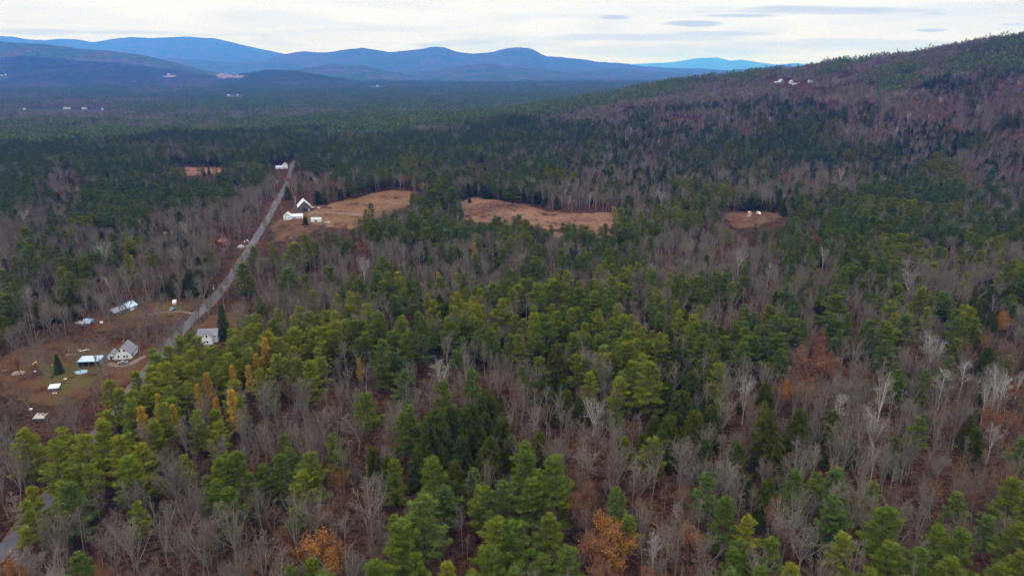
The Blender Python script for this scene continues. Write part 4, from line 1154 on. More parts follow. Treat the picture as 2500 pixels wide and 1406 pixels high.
def yard_things():
    # stacked firewood heap: split logs piled in a low mound
    rng = random.Random(5); r = empty('woodpile', at(45, 912))
    logs = mesh_obj('log', *merge([wheel_v(0, -.28, .28, 0, .13, 6)]), [M['firewood']]); me = logs.data; bpy.data.objects.remove(logs)
    for k in range(150):
        a, q = rng.uniform(0, 6.28), math.sqrt(rng.random()); x, y = 3.2 * q * math.cos(a), 2.6 * q * math.sin(a); z = (1 - q * q) * 1.3 * rng.uniform(.6, 1) + .1
        o = bpy.data.objects.new('log', me); COL.objects.link(o); o.parent = r; o.location = (x, y, z); o.rotation_euler = (rng.uniform(-.8, .8), rng.uniform(-.8, .8), rng.uniform(0, 6.28)); s = rng.uniform(.8, 1.5); o.scale = (s, s, s)
    V = [(3.1 * math.cos(a), 2.5 * math.sin(a), -.1) for a in np.linspace(0, 6.283, 14)[:-1]] + [(0, 0, 1.1)]
    mesh_obj('heap_core', V, [(i, (i + 1) % 13, 13) for i in range(13)], [M['firewood']], r)
    tag(r, 'mound of split pale firewood on the bare yard', 'woodpile')
    for (u, v, rz, L, w, h, mat, name, lab, cat) in [
        (206, 856, 35, 5.0, .9, .5, 'lumber', 'lumber_stack', 'white lumber stack behind the long open shed', 'lumber'),
        (14, 905, 22, 3.0, .5, .35, 'tan_wall', 'timber', 'tan timber lying beside the firewood mound', 'timber'),
        (172, 866, 2, 6.0, .3, .2, 'lumber', 'timber', 'thin pale timber lying behind the yard spruce', 'timber'),
        (193, 857, 10, 1.6, 1.2, 1.1, 'wood', 'crate', 'brown crate beside the white lumber stack', 'crate'),
        (125, 893, 80, 1.6, .8, .6, 'tan_wall', 'crate', 'tan crate at the foot of the yard spruce', 'crate'),
        (134, 962, 12, 2.0, .7, .75, 'lumber', 'bench', 'pale bench before the white-roofed shed', 'bench'),
        (75, 1000, 8, 1.4, .8, .7, 'white_wall', 'storage_box', 'white storage box above the beige-roofed shed', 'box'),
        (86, 909, 0, .9, .8, .8, 'white_wall', 'bucket_box', 'small white box on the grass beside the firewood', 'box'),
        (248, 789, 5, 1.6, 1.2, 1.2, 'white_wall', 'storage_box', 'white box beside the sky-blue-roofed outbuilding', 'box'),
        (188, 790, 20, 1.6, .9, .9, 'lumber', 'storage_box', 'pale junk box at the end of the outbuilding', 'box')]:
        r = empty(name, at(u, v), R(rz))
        if name == 'bench' :
            bpart('seat', mat, r, (-L / 2, L / 2, -w / 2, w / 2, h - .1, h))
            for sx in (-1, 1): bpart('leg', mat, r, (sx * L * .42 - .06, sx * L * .42 + .06, -w * .4, w * .4, -.1, h - .1))
        elif name == 'lumber_stack':
            for k in range(3): bpart('plank', mat, r, (-L / 2 + .1 * k, L / 2 - .07 * k, -w / 2 + .02 * k, w / 2 - .03 * k, .02 + k * .17, .16 + k * .17))
        elif name == 'timber':
            bpart('beam', mat, r, (-L / 2, L / 2, -w / 2, w / 2, 0, h * .9)); bpart('block', 'wood', r, (-L * .3, -L * .22, -w * .8, w * .8, -.1, -.005))
        else:
            bpart('body', mat, r, (-L / 2, L / 2, -w / 2, w / 2, -.1, h * .85)); bpart('lid', mat, r, (-L / 2 - .05, L / 2 + .05, -w / 2 - .05, w / 2 + .05, h * .855, h))
        tag(r, lab, cat)
    for (u, v, rz, lab) in [(85, 889, 40, 'cream plastic slide on the lawn beside the spruce'), (160, 927, 10, 'cream plastic play table on the lawn')]:
        r = empty('play_slide' if 'slide' in lab else 'play_table', at(u, v), R(rz))
        if 'slide' in lab:
            mesh_obj('chute', *prism_y([(-1.3, .15), (-1.3, .3), (.5, 1.45), (.9, 1.45), (.9, 1.3), (.5, 1.25)], -.35, .35), [M['yellow_plastic']], r)
            bpart('ladder', 'yellow_plastic', r, (.92, 1.1, -.35, .35, -.1, 1.4))
        else:
            mesh_obj('top', *cyl(0, 0, .6, .68, .8, 12), [M['yellow_plastic']], r); mesh_obj('pedestal', *cyl(0, 0, -.1, .6, .2, 8), [M['yellow_plastic']], r)
        tag(r, lab, 'toy')
    r = empty('ride_on_mower', at(128, 922), R(30)); mesh_obj('body', *prism_y([(-.8, .35), (-.8, .7), (-.1, .75), (.1, .95), (.8, .85), (.85, .35)], -.4, .4), [M['black_paint']], r)
    bpart('seat', 'junk', r, (-.6, -.15, -.22, .22, .76, .85), (-.65, -.56, -.22, .22, .86, 1.2))
    for x in (-.55, .6):
        for sg in (-1, 1): mesh_obj('wheel', *wheel_v(x, sg * .45 - .1, sg * .45 + .1, .24, .25), [M['tyre']], r)
    tag(r, 'dark ride-on mower on the lawn below the yard spruce', 'mower')
    # farm implements in a row beside the barn
    for i, (u, v, lab, mat) in enumerate([(768, 508, 'green-grey hay wagon beside the barn lean-to', 'grey_paint'), (778, 510, 'pale cart behind the barn', 'lumber'), (790, 508, 'rusty red hay rake among the farm implements', 'junk'), (797, 507, 'rusty baler under the bare tree beside the meadow', 'red_paint'), (806, 509, 'small dark trailer last in the implement row', 'junk')]):
        r = empty('farm_implement', at(u, v), R(15 * i - 20))
        mesh_obj('body', *prism_y([(-1.6, .7), (-1.7, 1.5), (-.4, 1.8 + .2 * (i % 2)), (.6, 1.3), (1.6, 1.2), (1.5, .7)], -.8, .8), [M[mat]], r)
        bpart('drawbar', 'junk', r, (1.5, 2.9, -.08, .08, .5, .66))
        for x in (-.9, .8):
            for sg in (-1, 1): mesh_obj('wheel', *wheel_v(x, sg * .95 - .1, sg * .95 + .1, .45, .46), [M['tyre']], r)
        tag(r, lab, 'farm machine', 'implements beside the barn')
    for (u, v, lab) in [(603, 588, 'round pale hay bale nearest the road verge'), (597, 592, 'pale hay bale set back on the verge'), (606, 590, 'small pale barrel beside the road')]:
        r = empty('hay_bale' if 'bale' in lab else 'barrel', at(u, v), R(20)); mesh_obj('bale' if 'bale' in lab else 'drum', *(wheel_v(0, -.6, .6, .6, .62, 12) if 'bale' in lab else cyl(0, 0, 0, 1.0, .35)), [M['lumber']], r)
        bpart('wrap', 'trim', r, (-.3, .3, -.62, .62, 1.19, 1.23)) if 'bale' in lab else bpart('lid', 'trim', r, (-.2, .2, -.2, .2, 1.0, 1.05)); tag(r, lab, 'bale' if 'bale' in lab else 'barrel')
yard_things()

def poles():
    for (u, v, lab) in [(526, 741, 'wooden utility pole with transformer beside the road bend'), (606, 640, 'wooden utility pole beside the road near the pull-off'), (665, 545, 'wooden utility pole at the farm road'), (448, 830, 'wooden utility pole behind the porch house pines'), (720, 508, 'tall pale utility pole beside the white farmhouse'), (702, 470, 'wooden utility pole where the road crests')]:
        r = empty('utility_pole', at(u, v), R(35)); mesh_obj('pole', *cyl(0, 0, -.5, 11, .16, 8, r2=.11), [M['pole_wood']], r)
        bpart('crossarm', 'pole_wood', r, (-1.2, 1.2, .17, .29, 10.0, 10.15))
        for x in (-1.1, -.5, .5, 1.1): mesh_obj('insulator', *cyl(x, .23, 10.155, 10.4, .05, 6), [M['dish']], r)
        if 'transformer' in lab: mesh_obj('transformer', *cyl(0, -.42, 8.3, 9.3, .26, 10), [M['dish']], r)
        tag(r, lab, 'utility pole', 'utility poles along the road')
poles()

# everything near stands at the size it has beside the trees and the road
for o in list(COL.objects):
    if o.parent is None and o.get('category') and o.location.y < 1000 and o.get('category') not in ('utility pole',):
        k = {'outbuilding': .62, 'pool': .66, 'greenhouse': .8, 'barn': .82, 'lumber': .8, 'car': .85, 'van': .9}.get(o['category'], .76)
        o.scale = [q * k for q in o.scale]

# ------------------------------------------------------------------ where the trees stand
# stands of wood, 50 px squares of the photograph laid out on the ground below them
STANDS = {
 100: "PPPPPPPPPPPPPPPPPPPPPPPPPPPPPPPPPPPPpppppppppppppp",
 150: "PPPPPPPPPPPPPPPPPPPPPPPPPPPPPPPPPPPPpppppprpprprpr",
 200: "bbbbbbbbbppPPPPPPPPPPPPPPPPPPPppPpbpppbrprpbrrrprr",
 250: "rbbbbpppppPPPPPPPPPPPPPPPpppbbbprbbbprpprrprrrrbrr",
 300: "PPPPPPPPPPPPPPPPPPPPPPPPPPpPPpbprbpprPPPpbbbhhrrro",
 350: "PPPPPPPpbPbPPPPPPPPPPPPPppppppprpPPPPPPPPPpbhhbbhh",
 400: "PPbbPPpPPffPPbrrpppPpppppPPrbhhhhhhhrprbbbpppYYbhb",
 450: "PpbfPPPPPPPbbxxrrrffPPPhhPhbbbhhbpppbhhbbbPPPPPppp",
 500: "bbbpPPPbbbbbxxyyffpbPppffffffffbPPpffffPPPPPPPpPpp",
 550: "bphpbhhbdbbbxxyryrPPPPPpPPpPPPPPbbbbyPPrPPPPPPPPpP",
 600: "bPpbpbObbbbxPPPPPrbPPPhhhPPgpPPbbbbbbbPppPpPPPbPPb",
 650: "bpbPPbbbhhbxPPPPPPPpbbbbbpppPpppbbbPbbgbbPppbbbbhp",
 700: "PbhhbbbbbyxxPbbbPPPPbppPPPPPPPPpPpPPPPPrpbpbpphHHH",
 750: "PbhhyyybbyydbbbPPPPPPppPPPPPPPPgPpPPPPPgPPgpPpHHHp",
 800: "bbbbyyyyYYyYYYYYYPPPpgPPpgPHPPPgppPHPPPpPPPPpbpror",
 850: "yyyyyyyYYYYYOYYYpPPPggpgggHHPPPgHHHHPHpoobbbbbrrrr",
 900: "yyyybyYYYYYYYbbbbgggggggbphHpPYPHHbbHboobbbhbbbbrr",
 950: "yyybYYYYYOYObbbbbggggbbhhbhhbpbPPHHHbbbbbbbbbbbbrr",
 1000: "bybbYYYOYpYbbbbbbbbbHHHHbbbbbbbPHHHhbHHbHbbbbbbhrr",
 1050: "bYYYYYYYpbYbbbbbggbbHHHHhHbbbbbHHHhbhHHhHHbhhbbHrr",
 1100: "bYYYYYYYbpPPPPPPhbbhHPHHPPPbbbbPbbhbhbhhhbbbbbrrrr",
 1150: "rYYYYYYhbbPPPPPPobbhPPHPPPPPrrbPbrbbbhbbbbPbrrrrrP",
 1200: "bYYbbhbbbbPPbPPPobbbPPPPPPPrrrrbbbPPbbPPPPPrrrrrPP",
 1250: "YYbbbbbbbbbbbbPbbbbPPPPPPprorbPbbbPPPbbPbPPpbPPrPP",
 1300: "ybbPbbbbbbbbboOOObPPPPPPPPPpooobbbbPPPbbbPPPbPPPPP",
 1350: "ObbPobbbbbbbbbOPObPPPPPPPPPpooorbbbPPPYbPPbPPPPPPP",
}
for k_, v_ in STANDS.items():
    assert len(v_) == 50, (k_, len(v_))
SROWS = np.array(sorted(STANDS)); SMAP = np.array([list(STANDS[r]) for r in SROWS])
def stand(u, v, rng):
    u = u + rng.normal(0, 15, u.shape); v = v + rng.normal(0, 13, v.shape)
    i = np.clip(((v - 100) // 50).astype(int), 0, len(SROWS) - 1); j = np.clip((u // 50).astype(int), 0, 49)
    return SMAP[i, j]

# openings of the wood through which buildings, road and fields show: (u0, v0, u1, v1, share of bare trees kept)
OPEN = [(278, 826, 342, 878, 0), (190, 860, 258, 893, .04), (180, 894, 218, 918, 0), (122, 860, 152, 904, 0), (118, 932, 154, 964, .0), (80, 1004, 120, 1030, .0),
        (255, 728, 344, 774, .06), (186, 763, 234, 798, .05), (414, 724, 440, 746, 0), (416, 748, 430, 762, 0), (484, 792, 545, 838, 0), (524, 742, 556, 795, .1),
        (720, 480, 766, 514, 0), (686, 508, 744, 538, 0), (756, 516, 810, 546, .12), (668, 392, 706, 413, 0), (766, 500, 815, 512, 0), (1818, 512, 1868, 530, 0), (1890, 196, 1985, 207, 0),
        (532, 568, 562, 600, .12), (572, 592, 614, 614, 0), (432, 775, 495, 822, .6), (482, 720, 540, 780, .6), (596, 552, 650, 605, .3), (648, 458, 702, 540, .25),
        (338, 903, 362, 936, 0), (0, 1325, 55, 1385, .05), (62, 870, 215, 965, .12), (20, 888, 68, 918, 0), (300, 872, 362, 896, 0), (1136, 486, 1330, 528, .03), (1330, 512, 1490, 548, .05), (815, 474, 985, 512, .08),
        (664, 545, 700, 580, .2), (1775, 518, 1900, 545, .03), (1165, 395, 1180, 404, 0)]

def seg_dist(px, py, line):
    d = np.full(px.shape, 1e9)
    for (a, b) in zip(line[:-1], line[1:]):
        ab = b - a; t = np.clip(((px - a[0]) * ab[0] + (py - a[1]) * ab[1]) / (ab @ ab), 0, 1)
        d = np.minimum(d, np.hypot(px - a[0] - t * ab[0], py - a[1] - t * ab[1]))
    return d

TREES = []      # dicts: kind, x, y, H, W, var, rot, tint
def hero(u, v, w, kind, tint=None, H=None, hmul=None):
    """a tree whose top shows at pixel (u, v) with a crown about w px wide"""
    h0 = {'white_pine': 20., 'hemlock': 16., 'spruce': 13., 'golden_larch': 15.}.get(kind, 15.)
    x, y = unproj(u, v, H or h0)
    dep = project(x, y, terr1(x, y) + 10)[2]; W = w * dep / FPX
    if H is None:
        H = {'white_pine': 2.05, 'hemlock': 2.0, 'spruce': 2.3, 'golden_larch': 3.2}.get(kind, 1.75) * W
        lo, hi = {'white_pine': (13, 25), 'hemlock': (10, 21), 'spruce': (6, 16), 'golden_larch': (8, 19)}.get(kind, (9, 20))
        H = min(hi, max(lo, H)); x, y = unproj(u, v, H)
    d = float(seg_dist(np.array([x]), np.array([y]), ROAD)[0])
    if d < 5.5:
        x += 6.5 - d if u > 300 else d - 6.5        # off the carriageway
    TREES.append(dict(kind=kind, x=x, y=y, H=H, W=W, tint=tint, hero=True))

P_, Y_, B_ = 'green', 'yellow', 'blue'
for (u, v, w, t) in [
    (99, 1045, 78, Y_), (164, 1045, 74, Y_), (205, 1059, 76, Y_), (246, 1025, 72, Y_), (290, 1062, 78, Y_), (341, 1080, 72, Y_), (393, 984, 72, Y_), (375, 1025, 66, Y_), (297, 1127, 48, Y_),
    (232, 1141, 40, Y_), (85, 1185, 60, Y_), (58, 1223, 66, Y_), (160, 1175, 90, B_), (266, 926, 66, Y_), (290, 946, 60, Y_), (461, 933, 56, Y_), (522, 998, 56, Y_), (563, 929, 60, Y_), (447, 1110, 48, Y_),
    (536, 1120, 80, P_), (577, 1100, 84, P_), (553, 1192, 78, P_), (505, 1160, 60, P_), (683, 1107, 70, P_), (707, 1093, 56, B_), (751, 1107, 80, P_), (737, 1144, 70, Y_), (823, 1097, 44, P_), (640, 1130, 60, P_),
    (335, 1223, 54, Y_), (191, 1349, 74, P_), (761, 1360, 74, P_), (712, 1375, 40, P_),
    (963, 1120, 66, P_), (1055, 1114, 100, P_), (1158, 1144, 56, P_), (1281, 1076, 70, P_), (1284, 1100, 88, P_), (1359, 1112, 100, P_), (1223, 1172, 84, B_), (1298, 1168, 84, P_), (1178, 1185, 78, P_),
    (1083, 1185, 76, B_), (1031, 1216, 112, B_), (977, 1271, 104, P_), (1209, 1264, 92, P_), (1264, 1271, 92, P_), (1345, 1257, 78, P_), (1199, 1332, 90, P_), (1393, 1336, 78, P_), (1257, 1383, 80, P_),
    (953, 1380, 60, Y_), (1093, 1370, 74, Y_), (1320, 1350, 70, P_), (1010, 1350, 80, P_), (1150, 1390, 70, P_),
    (1595, 880, 84, P_), (1510, 918, 62, Y_), (1595, 1069, 70, P_), (1533, 1257, 64, P_), (1565, 930, 50, P_),
    (1776, 1213, 80, P_), (1827, 1260, 66, Y_), (1810, 1315, 78, P_), (1885, 1312, 86, P_), (1793, 1339, 78, P_), (2042, 1216, 90, B_), (2134, 1175, 70, P_), (2165, 1243, 110, P_), (2059, 1301, 80, Y_),
    (2175, 1322, 98, P_), (2295, 1281, 88, P_), (2350, 1288, 86, P_), (2418, 1257, 64, B_), (2480, 1165, 86, P_), (2486, 1271, 84, P_), (1933, 1373, 78, Y_), (1861, 1380, 74, P_), (2130, 1385, 80, P_), (2330, 1360, 90, P_), (2440, 1370, 80, P_), (2500, 1350, 80, P_)]:
    hero(u, v, w, 'white_pine', t)
for (u, v, w) in [(1062, 1001, 90), (1096, 991, 60), (1147, 982, 76), (1168, 1042, 40), (1195, 1066, 66), (1318, 1052, 56), (1021, 1090, 60), (908, 1090, 50), (945, 1110, 50), (1632, 930, 60), (1663, 950, 70), (1700, 1000, 70),
    (1885, 1001, 84), (1954, 998, 72), (2032, 1001, 66), (2039, 1052, 50), (1800, 1076, 60), (1885, 1083, 44), (1670, 953, 66), (1738, 987, 60), (1872, 933, 50), (1831, 1158, 40), (2193, 1063, 56), (2370, 1011, 50), (2083, 1059, 46),
    (324, 1170, 66), (1360, 835, 60), (1385, 950, 50), (1420, 960, 44), (1250, 1060, 54), (1130, 1060, 60), (1040, 1050, 60), (1180, 1090, 60), (1110, 1120, 56), (1640, 1010, 70), (1600, 1010, 50)]:
    hero(u, v, w, 'hemlock')
for (u, v, w, h) in [(341, 991, 32, 19), (502, 908, 28, 20), (563, 950, 34, 20), (526, 970, 24, 17), (645, 823, 28, 19), (604, 890, 20, 15), (1158, 593, 16, 17), (875, 872, 13, 12), (1070, 664, 18, 12), (320, 622, 14, 10), (342, 622, 14, 10), (236, 655, 9, 8), (515, 592, 18, 8), (1100, 655, 16, 10), (1500, 505, 16, 12), (622, 862, 22, 16), (565, 890, 22, 16), (420, 985, 24, 17), (480, 935, 22, 17), (385, 960, 20, 16)]:
    hero(u, v, w, 'golden_larch', None, h)
for (u, v, w, k, h) in [(778, 1308, 96, 'orange_oak', 12), (731, 1329, 50, 'orange_oak', 9), (822, 1330, 50, 'orange_oak', 10), (20, 1372, 56, 'orange_oak', 9), (58, 1380, 40, 'orange_oak', 8), (236, 1376, 34, 'orange_oak', 8), (826, 1142, 66, 'rust_oak', 12),
    (1444, 1175, 66, 'rust_oak', 12), (1470, 1262, 80, 'orange_oak', 11), (1520, 1290, 96, 'orange_oak', 11), (1455, 1310, 80, 'rust_oak', 11), (1505, 1345, 70, 'orange_oak', 10), (1420, 1215, 60, 'rust_oak', 12), (1970, 862, 90, 'rust_oak', 15), (1925, 905, 60, 'rust_oak', 14), (1926, 935, 36, 'orange_oak', 13),
    (1882, 1223, 60, 'rust_oak', 12), (1920, 1285, 50, 'rust_oak', 10), (2450, 762, 36, 'orange_oak', 11), (2420, 1000, 50, 'rust_oak', 12), (1690, 1290, 60, 'rust_oak', 10), (40, 868, 44, 'rust_oak', 9), (2470, 1340, 50, 'orange_oak', 8), (990, 432, 24, 'rust_oak', 12), (1030, 448, 22, 'orange_oak', 10), (700, 430, 36, 'rust_oak', 14), (810, 445, 30, 'rust_oak', 12), (2490, 205, 14, 'orange_oak', 14), (1470, 420, 30, 'rust_oak', 13)]:
    hero(u, v, w, k, None, h)
for (u, v, w, k, h) in [(324, 1281, 92, 'bare_maple', 17), (386, 1237, 100, 'bare_maple', 18), (133, 1254, 80, 'bare_maple', 17), (454, 1202, 84, 'bare_maple', 17), (597, 1018, 56, 'bare_maple', 18), (512, 1260, 90, 'bare_maple', 17), (898, 1172, 112, 'bare_maple', 19), (1513, 1097, 92, 'bare_maple', 15),
    (1127, 1233, 48, 'slender_tree', 15), (1066, 933, 34, 'bare_maple', 12), (1598, 1301, 54, 'birch', 13), (1287, 1028, 50, 'bare_maple', 13), (1451, 974, 66, 'birch', 14), (1783, 1131, 66, 'birch', 13), (1824, 929, 46, 'birch', 17), (2056, 960, 40, 'birch', 17), (2138, 1008, 64, 'birch', 16), (2162, 926, 50, 'birch', 19), (2141, 1090, 40, 'birch', 12),
    (1995, 1090, 34, 'birch', 10), (1950, 1073, 34, 'birch', 10), (2445, 905, 50, 'birch', 18), (2418, 930, 40, 'birch', 17), (2310, 900, 44, 'birch', 17), (2360, 880, 40, 'birch', 17), (1967, 1288, 110, 'bare_maple', 15), (2090, 920, 56, 'bare_maple', 18), (1820, 880, 70, 'bare_maple', 17), (2280, 820, 70, 'birch', 16), (2425, 640, 60, 'bare_maple', 16), (2015, 605, 22, 'birch', 16), (1880, 640, 18, 'birch', 15),
    (1650, 890, 60, 'bare_maple', 16), (30, 1340, 50, 'birch', 10), (80, 1100, 70, 'bare_maple', 15), (150, 1010, 60, 'bare_maple', 15), (60, 780, 60, 'bare_maple', 16), (110, 745, 70, 'bare_maple', 15), (245, 820, 44, 'bare_maple', 15), (430, 690, 30, 'bare_maple', 14), (480, 675, 48, 'bare_maple', 16), (425, 605, 30, 'birch', 12), (265, 675, 30, 'birch', 13), (410, 530, 34, 'bare_maple', 14), (390, 790, 60, 'bare_maple', 15), (330, 800, 40, 'bare_maple', 13), (450, 720, 44, 'bare_maple', 15), (235, 870, 30, 'bare_maple', 16), (283, 870, 26, 'slender_tree', 17), (100, 870, 26, 'slender_tree', 17)]:
    hero(u, v, w, k, None, h)
for (u, v, w, h) in [(136, 863, 22, 9), (538, 742, 34, 17), (375, 555, 22, 13), (392, 560, 20, 13), (355, 562, 22, 13), (123, 550, 20, 13), (495, 405, 10, 12), (508, 405, 8, 10)]:
    hero(u, v, w, 'spruce', None, h)
for (u, v, w, t, h) in [(905, 495, 26, P_, 15), (1105, 458, 52, P_, 22), (1060, 462, 44, P_, 20), (1250, 442, 44, P_, 22), (255, 410, 34, B_, 21), (70, 597, 46, P_, 17), (168, 662, 46, P_, 16), (150, 650, 36, Y_, 16), (15, 715, 60, P_, 20), (805, 650, 46, P_, 18), (720, 592, 60, Y_, 20), (700, 655, 62, P_, 20),
    (635, 725, 32, P_, 17), (1270, 815, 34, P_, 20), (1035, 770, 34, P_, 18), (2190, 690, 62, P_, 20), (2040, 720, 70, P_, 20), (2210, 765, 60, P_, 19), (620, 600, 40, P_, 20), (590, 640, 56, P_, 20), (790, 470, 14, P_, 9), (695, 735, 10, P_, 6)]:
    hero(u, v, w, 'white_pine', t, h)
for (u, v, w, t, h) in [(1215, 527, 40, P_, 17), (1265, 524, 44, P_, 17), (1238, 545, 40, P_, 18), (1180, 543, 20, P_, 13), (1310, 553, 24, P_, 14), (1345, 548, 24, P_, 14), (1375, 543, 26, P_, 15), (1400, 545, 26, P_, 14), (1422, 548, 30, P_, 15), (1447, 560, 24, P_, 13), (1478, 545, 24, P_, 15), (1520, 505, 40, P_, 18), (1505, 540, 34, Y_, 16),
    (1150, 530, 24, P_, 13), (1290, 540, 24, B_, 14), (1330, 565, 30, P_, 15), (1125, 545, 30, P_, 16), (1070, 505, 40, P_, 17), (1025, 500, 40, P_, 17), (985, 560, 44, P_, 17), (1040, 555, 46, P_, 18), (1090, 560, 46, P_, 18), (940, 565, 40, P_, 17), (2400, 560, 36, P_, 18), (2300, 600, 40, P_, 18)]:
    hero(u, v, w, 'white_pine', t, h)
for (u, v, w, k, h) in [(760, 545, 30, 'brown_hardwood', 10), (785, 548, 34, 'brown_hardwood', 11), (815, 552, 30, 'brown_hardwood', 10), (740, 560, 26, 'brown_hardwood', 9), (850, 560, 30, 'brown_hardwood', 10), (955, 505, 40, 'bare_maple', 13), (930, 520, 34, 'bare_maple', 13), (880, 530, 26, 'brown_hardwood', 10), (720, 478, 9, 'birch', 12),
    (300, 720, 46, 'bare_maple', 13), (260, 735, 40, 'bare_maple', 12), (230, 760, 34, 'brown_hardwood', 8), (290, 775, 44, 'bare_maple', 12), (180, 780, 44, 'bare_maple', 13), (130, 790, 50, 'bare_maple', 15), (80, 815, 50, 'bare_maple', 15), (20, 800, 50, 'bare_maple', 15), (350, 770, 44, 'bare_maple', 13), (375, 820, 50, 'bare_maple', 14), (205, 810, 44, 'brown_hardwood', 9), (160, 820, 40, 'brown_hardwood', 9), (420, 770, 44, 'bare_maple', 14),
    (30, 985, 60, 'brown_hardwood', 11), (70, 1035, 60, 'bare_maple', 13), (20, 1060, 60, 'bare_maple', 14), (60, 1120, 66, 'bare_maple', 15), (15, 1150, 60, 'bare_maple', 15), (190, 985, 60, 'bare_maple', 13), (215, 1000, 50, 'bare_maple', 13), (25, 920, 40, 'brown_hardwood', 9), (470, 765, 40, 'bare_maple', 15), (505, 720, 40, 'bare_maple', 15), (540, 690, 36, 'bare_maple', 14)]:
    hero(u, v, w, k, None, h)
for (u, v, w, t) in [(378, 862, 56, Y_), (408, 842, 54, Y_), (436, 826, 46, P_), (458, 812, 40, P_), (366, 892, 56, Y_), (398, 884, 60, Y_), (432, 870, 60, Y_), (466, 852, 56, Y_), (330, 905, 50, Y_), (355, 940, 60, Y_), (320, 950, 60, Y_), (480, 880, 56, Y_), (600, 850, 56, Y_), (560, 860, 56, Y_), (680, 820, 56, Y_), (720, 800, 56, Y_)]:
    hero(u, v, w, 'white_pine', t)
for (u, v, w, k, h) in [(265, 830, 30, 'slender_tree', 12), (225, 835, 40, 'bare_maple', 12), (185, 845, 40, 'bare_maple', 12), (150, 835, 40, 'brown_hardwood', 10), (110, 850, 46, 'bare_maple', 13), (60, 845, 44, 'bare_maple', 13), (345, 815, 40, 'bare_maple', 13), (355, 845, 40, 'bare_maple', 13), (270, 930, 40, 'bare_maple', 12), (235, 950, 44, 'brown_hardwood', 10), (60, 935, 40, 'bare_maple', 13), (20, 945, 44, 'brown_hardwood', 10), (105, 985, 40, 'brown_hardwood', 9), (150, 980, 44, 'bare_maple', 12), (395, 715, 40, 'bare_maple', 13), (350, 720, 40, 'bare_maple', 12), (245, 715, 44, 'bare_maple', 13), (195, 740, 40, 'bare_maple', 12), (275, 790, 40, 'brown_hardwood', 9), (320, 785, 40, 'brown_hardwood', 9), (385, 745, 36, 'slender_tree', 12), (360, 760, 30, 'slender_tree', 12), (550, 640, 36, 'bare_maple', 14), (575, 610, 30, 'bare_maple', 14), (555, 580, 28, 'bare_maple', 13), (520, 560, 30, 'bare_maple', 13), (640, 500, 24, 'bare_maple', 14), (625, 530, 24, 'bare_maple', 13), (660, 470, 22, 'bare_maple', 13), (690, 500, 18, 'bare_maple', 10), (670, 530, 18, 'brown_hardwood', 9)]:
    hero(u, v, w, k, None, h)
for (u, v, w, h) in [(425, 665, 40, 9), (450, 660, 30, 8), (400, 675, 34, 9), (140, 730, 44, 11), (165, 735, 36, 10), (120, 738, 34, 10), (745, 528, 16, 7), (270, 575, 26, 7), (240, 570, 30, 7), (210, 578, 30, 7), (170, 582, 30, 6), (300, 580, 26, 6)]:
    hero(u, v, w, 'hemlock', None, h)

hero(1146, 482, 16, 'hemlock', None, 5)
for (u, v, w, h) in [(1330, 518, 24, 2.2), (1352, 520, 22, 2.0), (1175, 494, 10, 1.5), (1185, 496, 9, 1.4), (1310, 533, 12, 1.6), (1336, 538, 14, 1.6), (1354, 541, 9, 1.5), (1262, 503, 14, 1.5), (1245, 499, 12, 1.4), (1250, 508, 10, 1.4), (1256, 512, 12, 1.4), (1180, 525, 16, 1.6), (966, 479, 9, 2.2), (1142, 522, 18, 2.4), (1215, 498, 10, 1.2), (1404, 536, 9, 1.3), (1440, 530, 8, 1.2), (900, 548, 12, 1.8), (700, 575, 16, 2.2), (672, 590, 16, 2.2), (845, 585, 18, 2.2), (735, 590, 18, 2.2), (760, 575, 20, 2.4), (800, 590, 18, 2.2), (690, 548, 12, 1.8)]:
    hero(u, v, w, 'shrub', None, h)

def jgrid(x0, x1, y0, y1, s, rng):
    X, Y = np.meshgrid(np.arange(x0, x1, s), np.arange(y0, y1, s))
    X = X + (np.arange(X.shape[0]) % 2)[:, None] * s / 2
    return (X + rng.uniform(-.42, .42, X.shape) * s).ravel(), (Y + rng.uniform(-.42, .42, X.shape) * s).ravel()

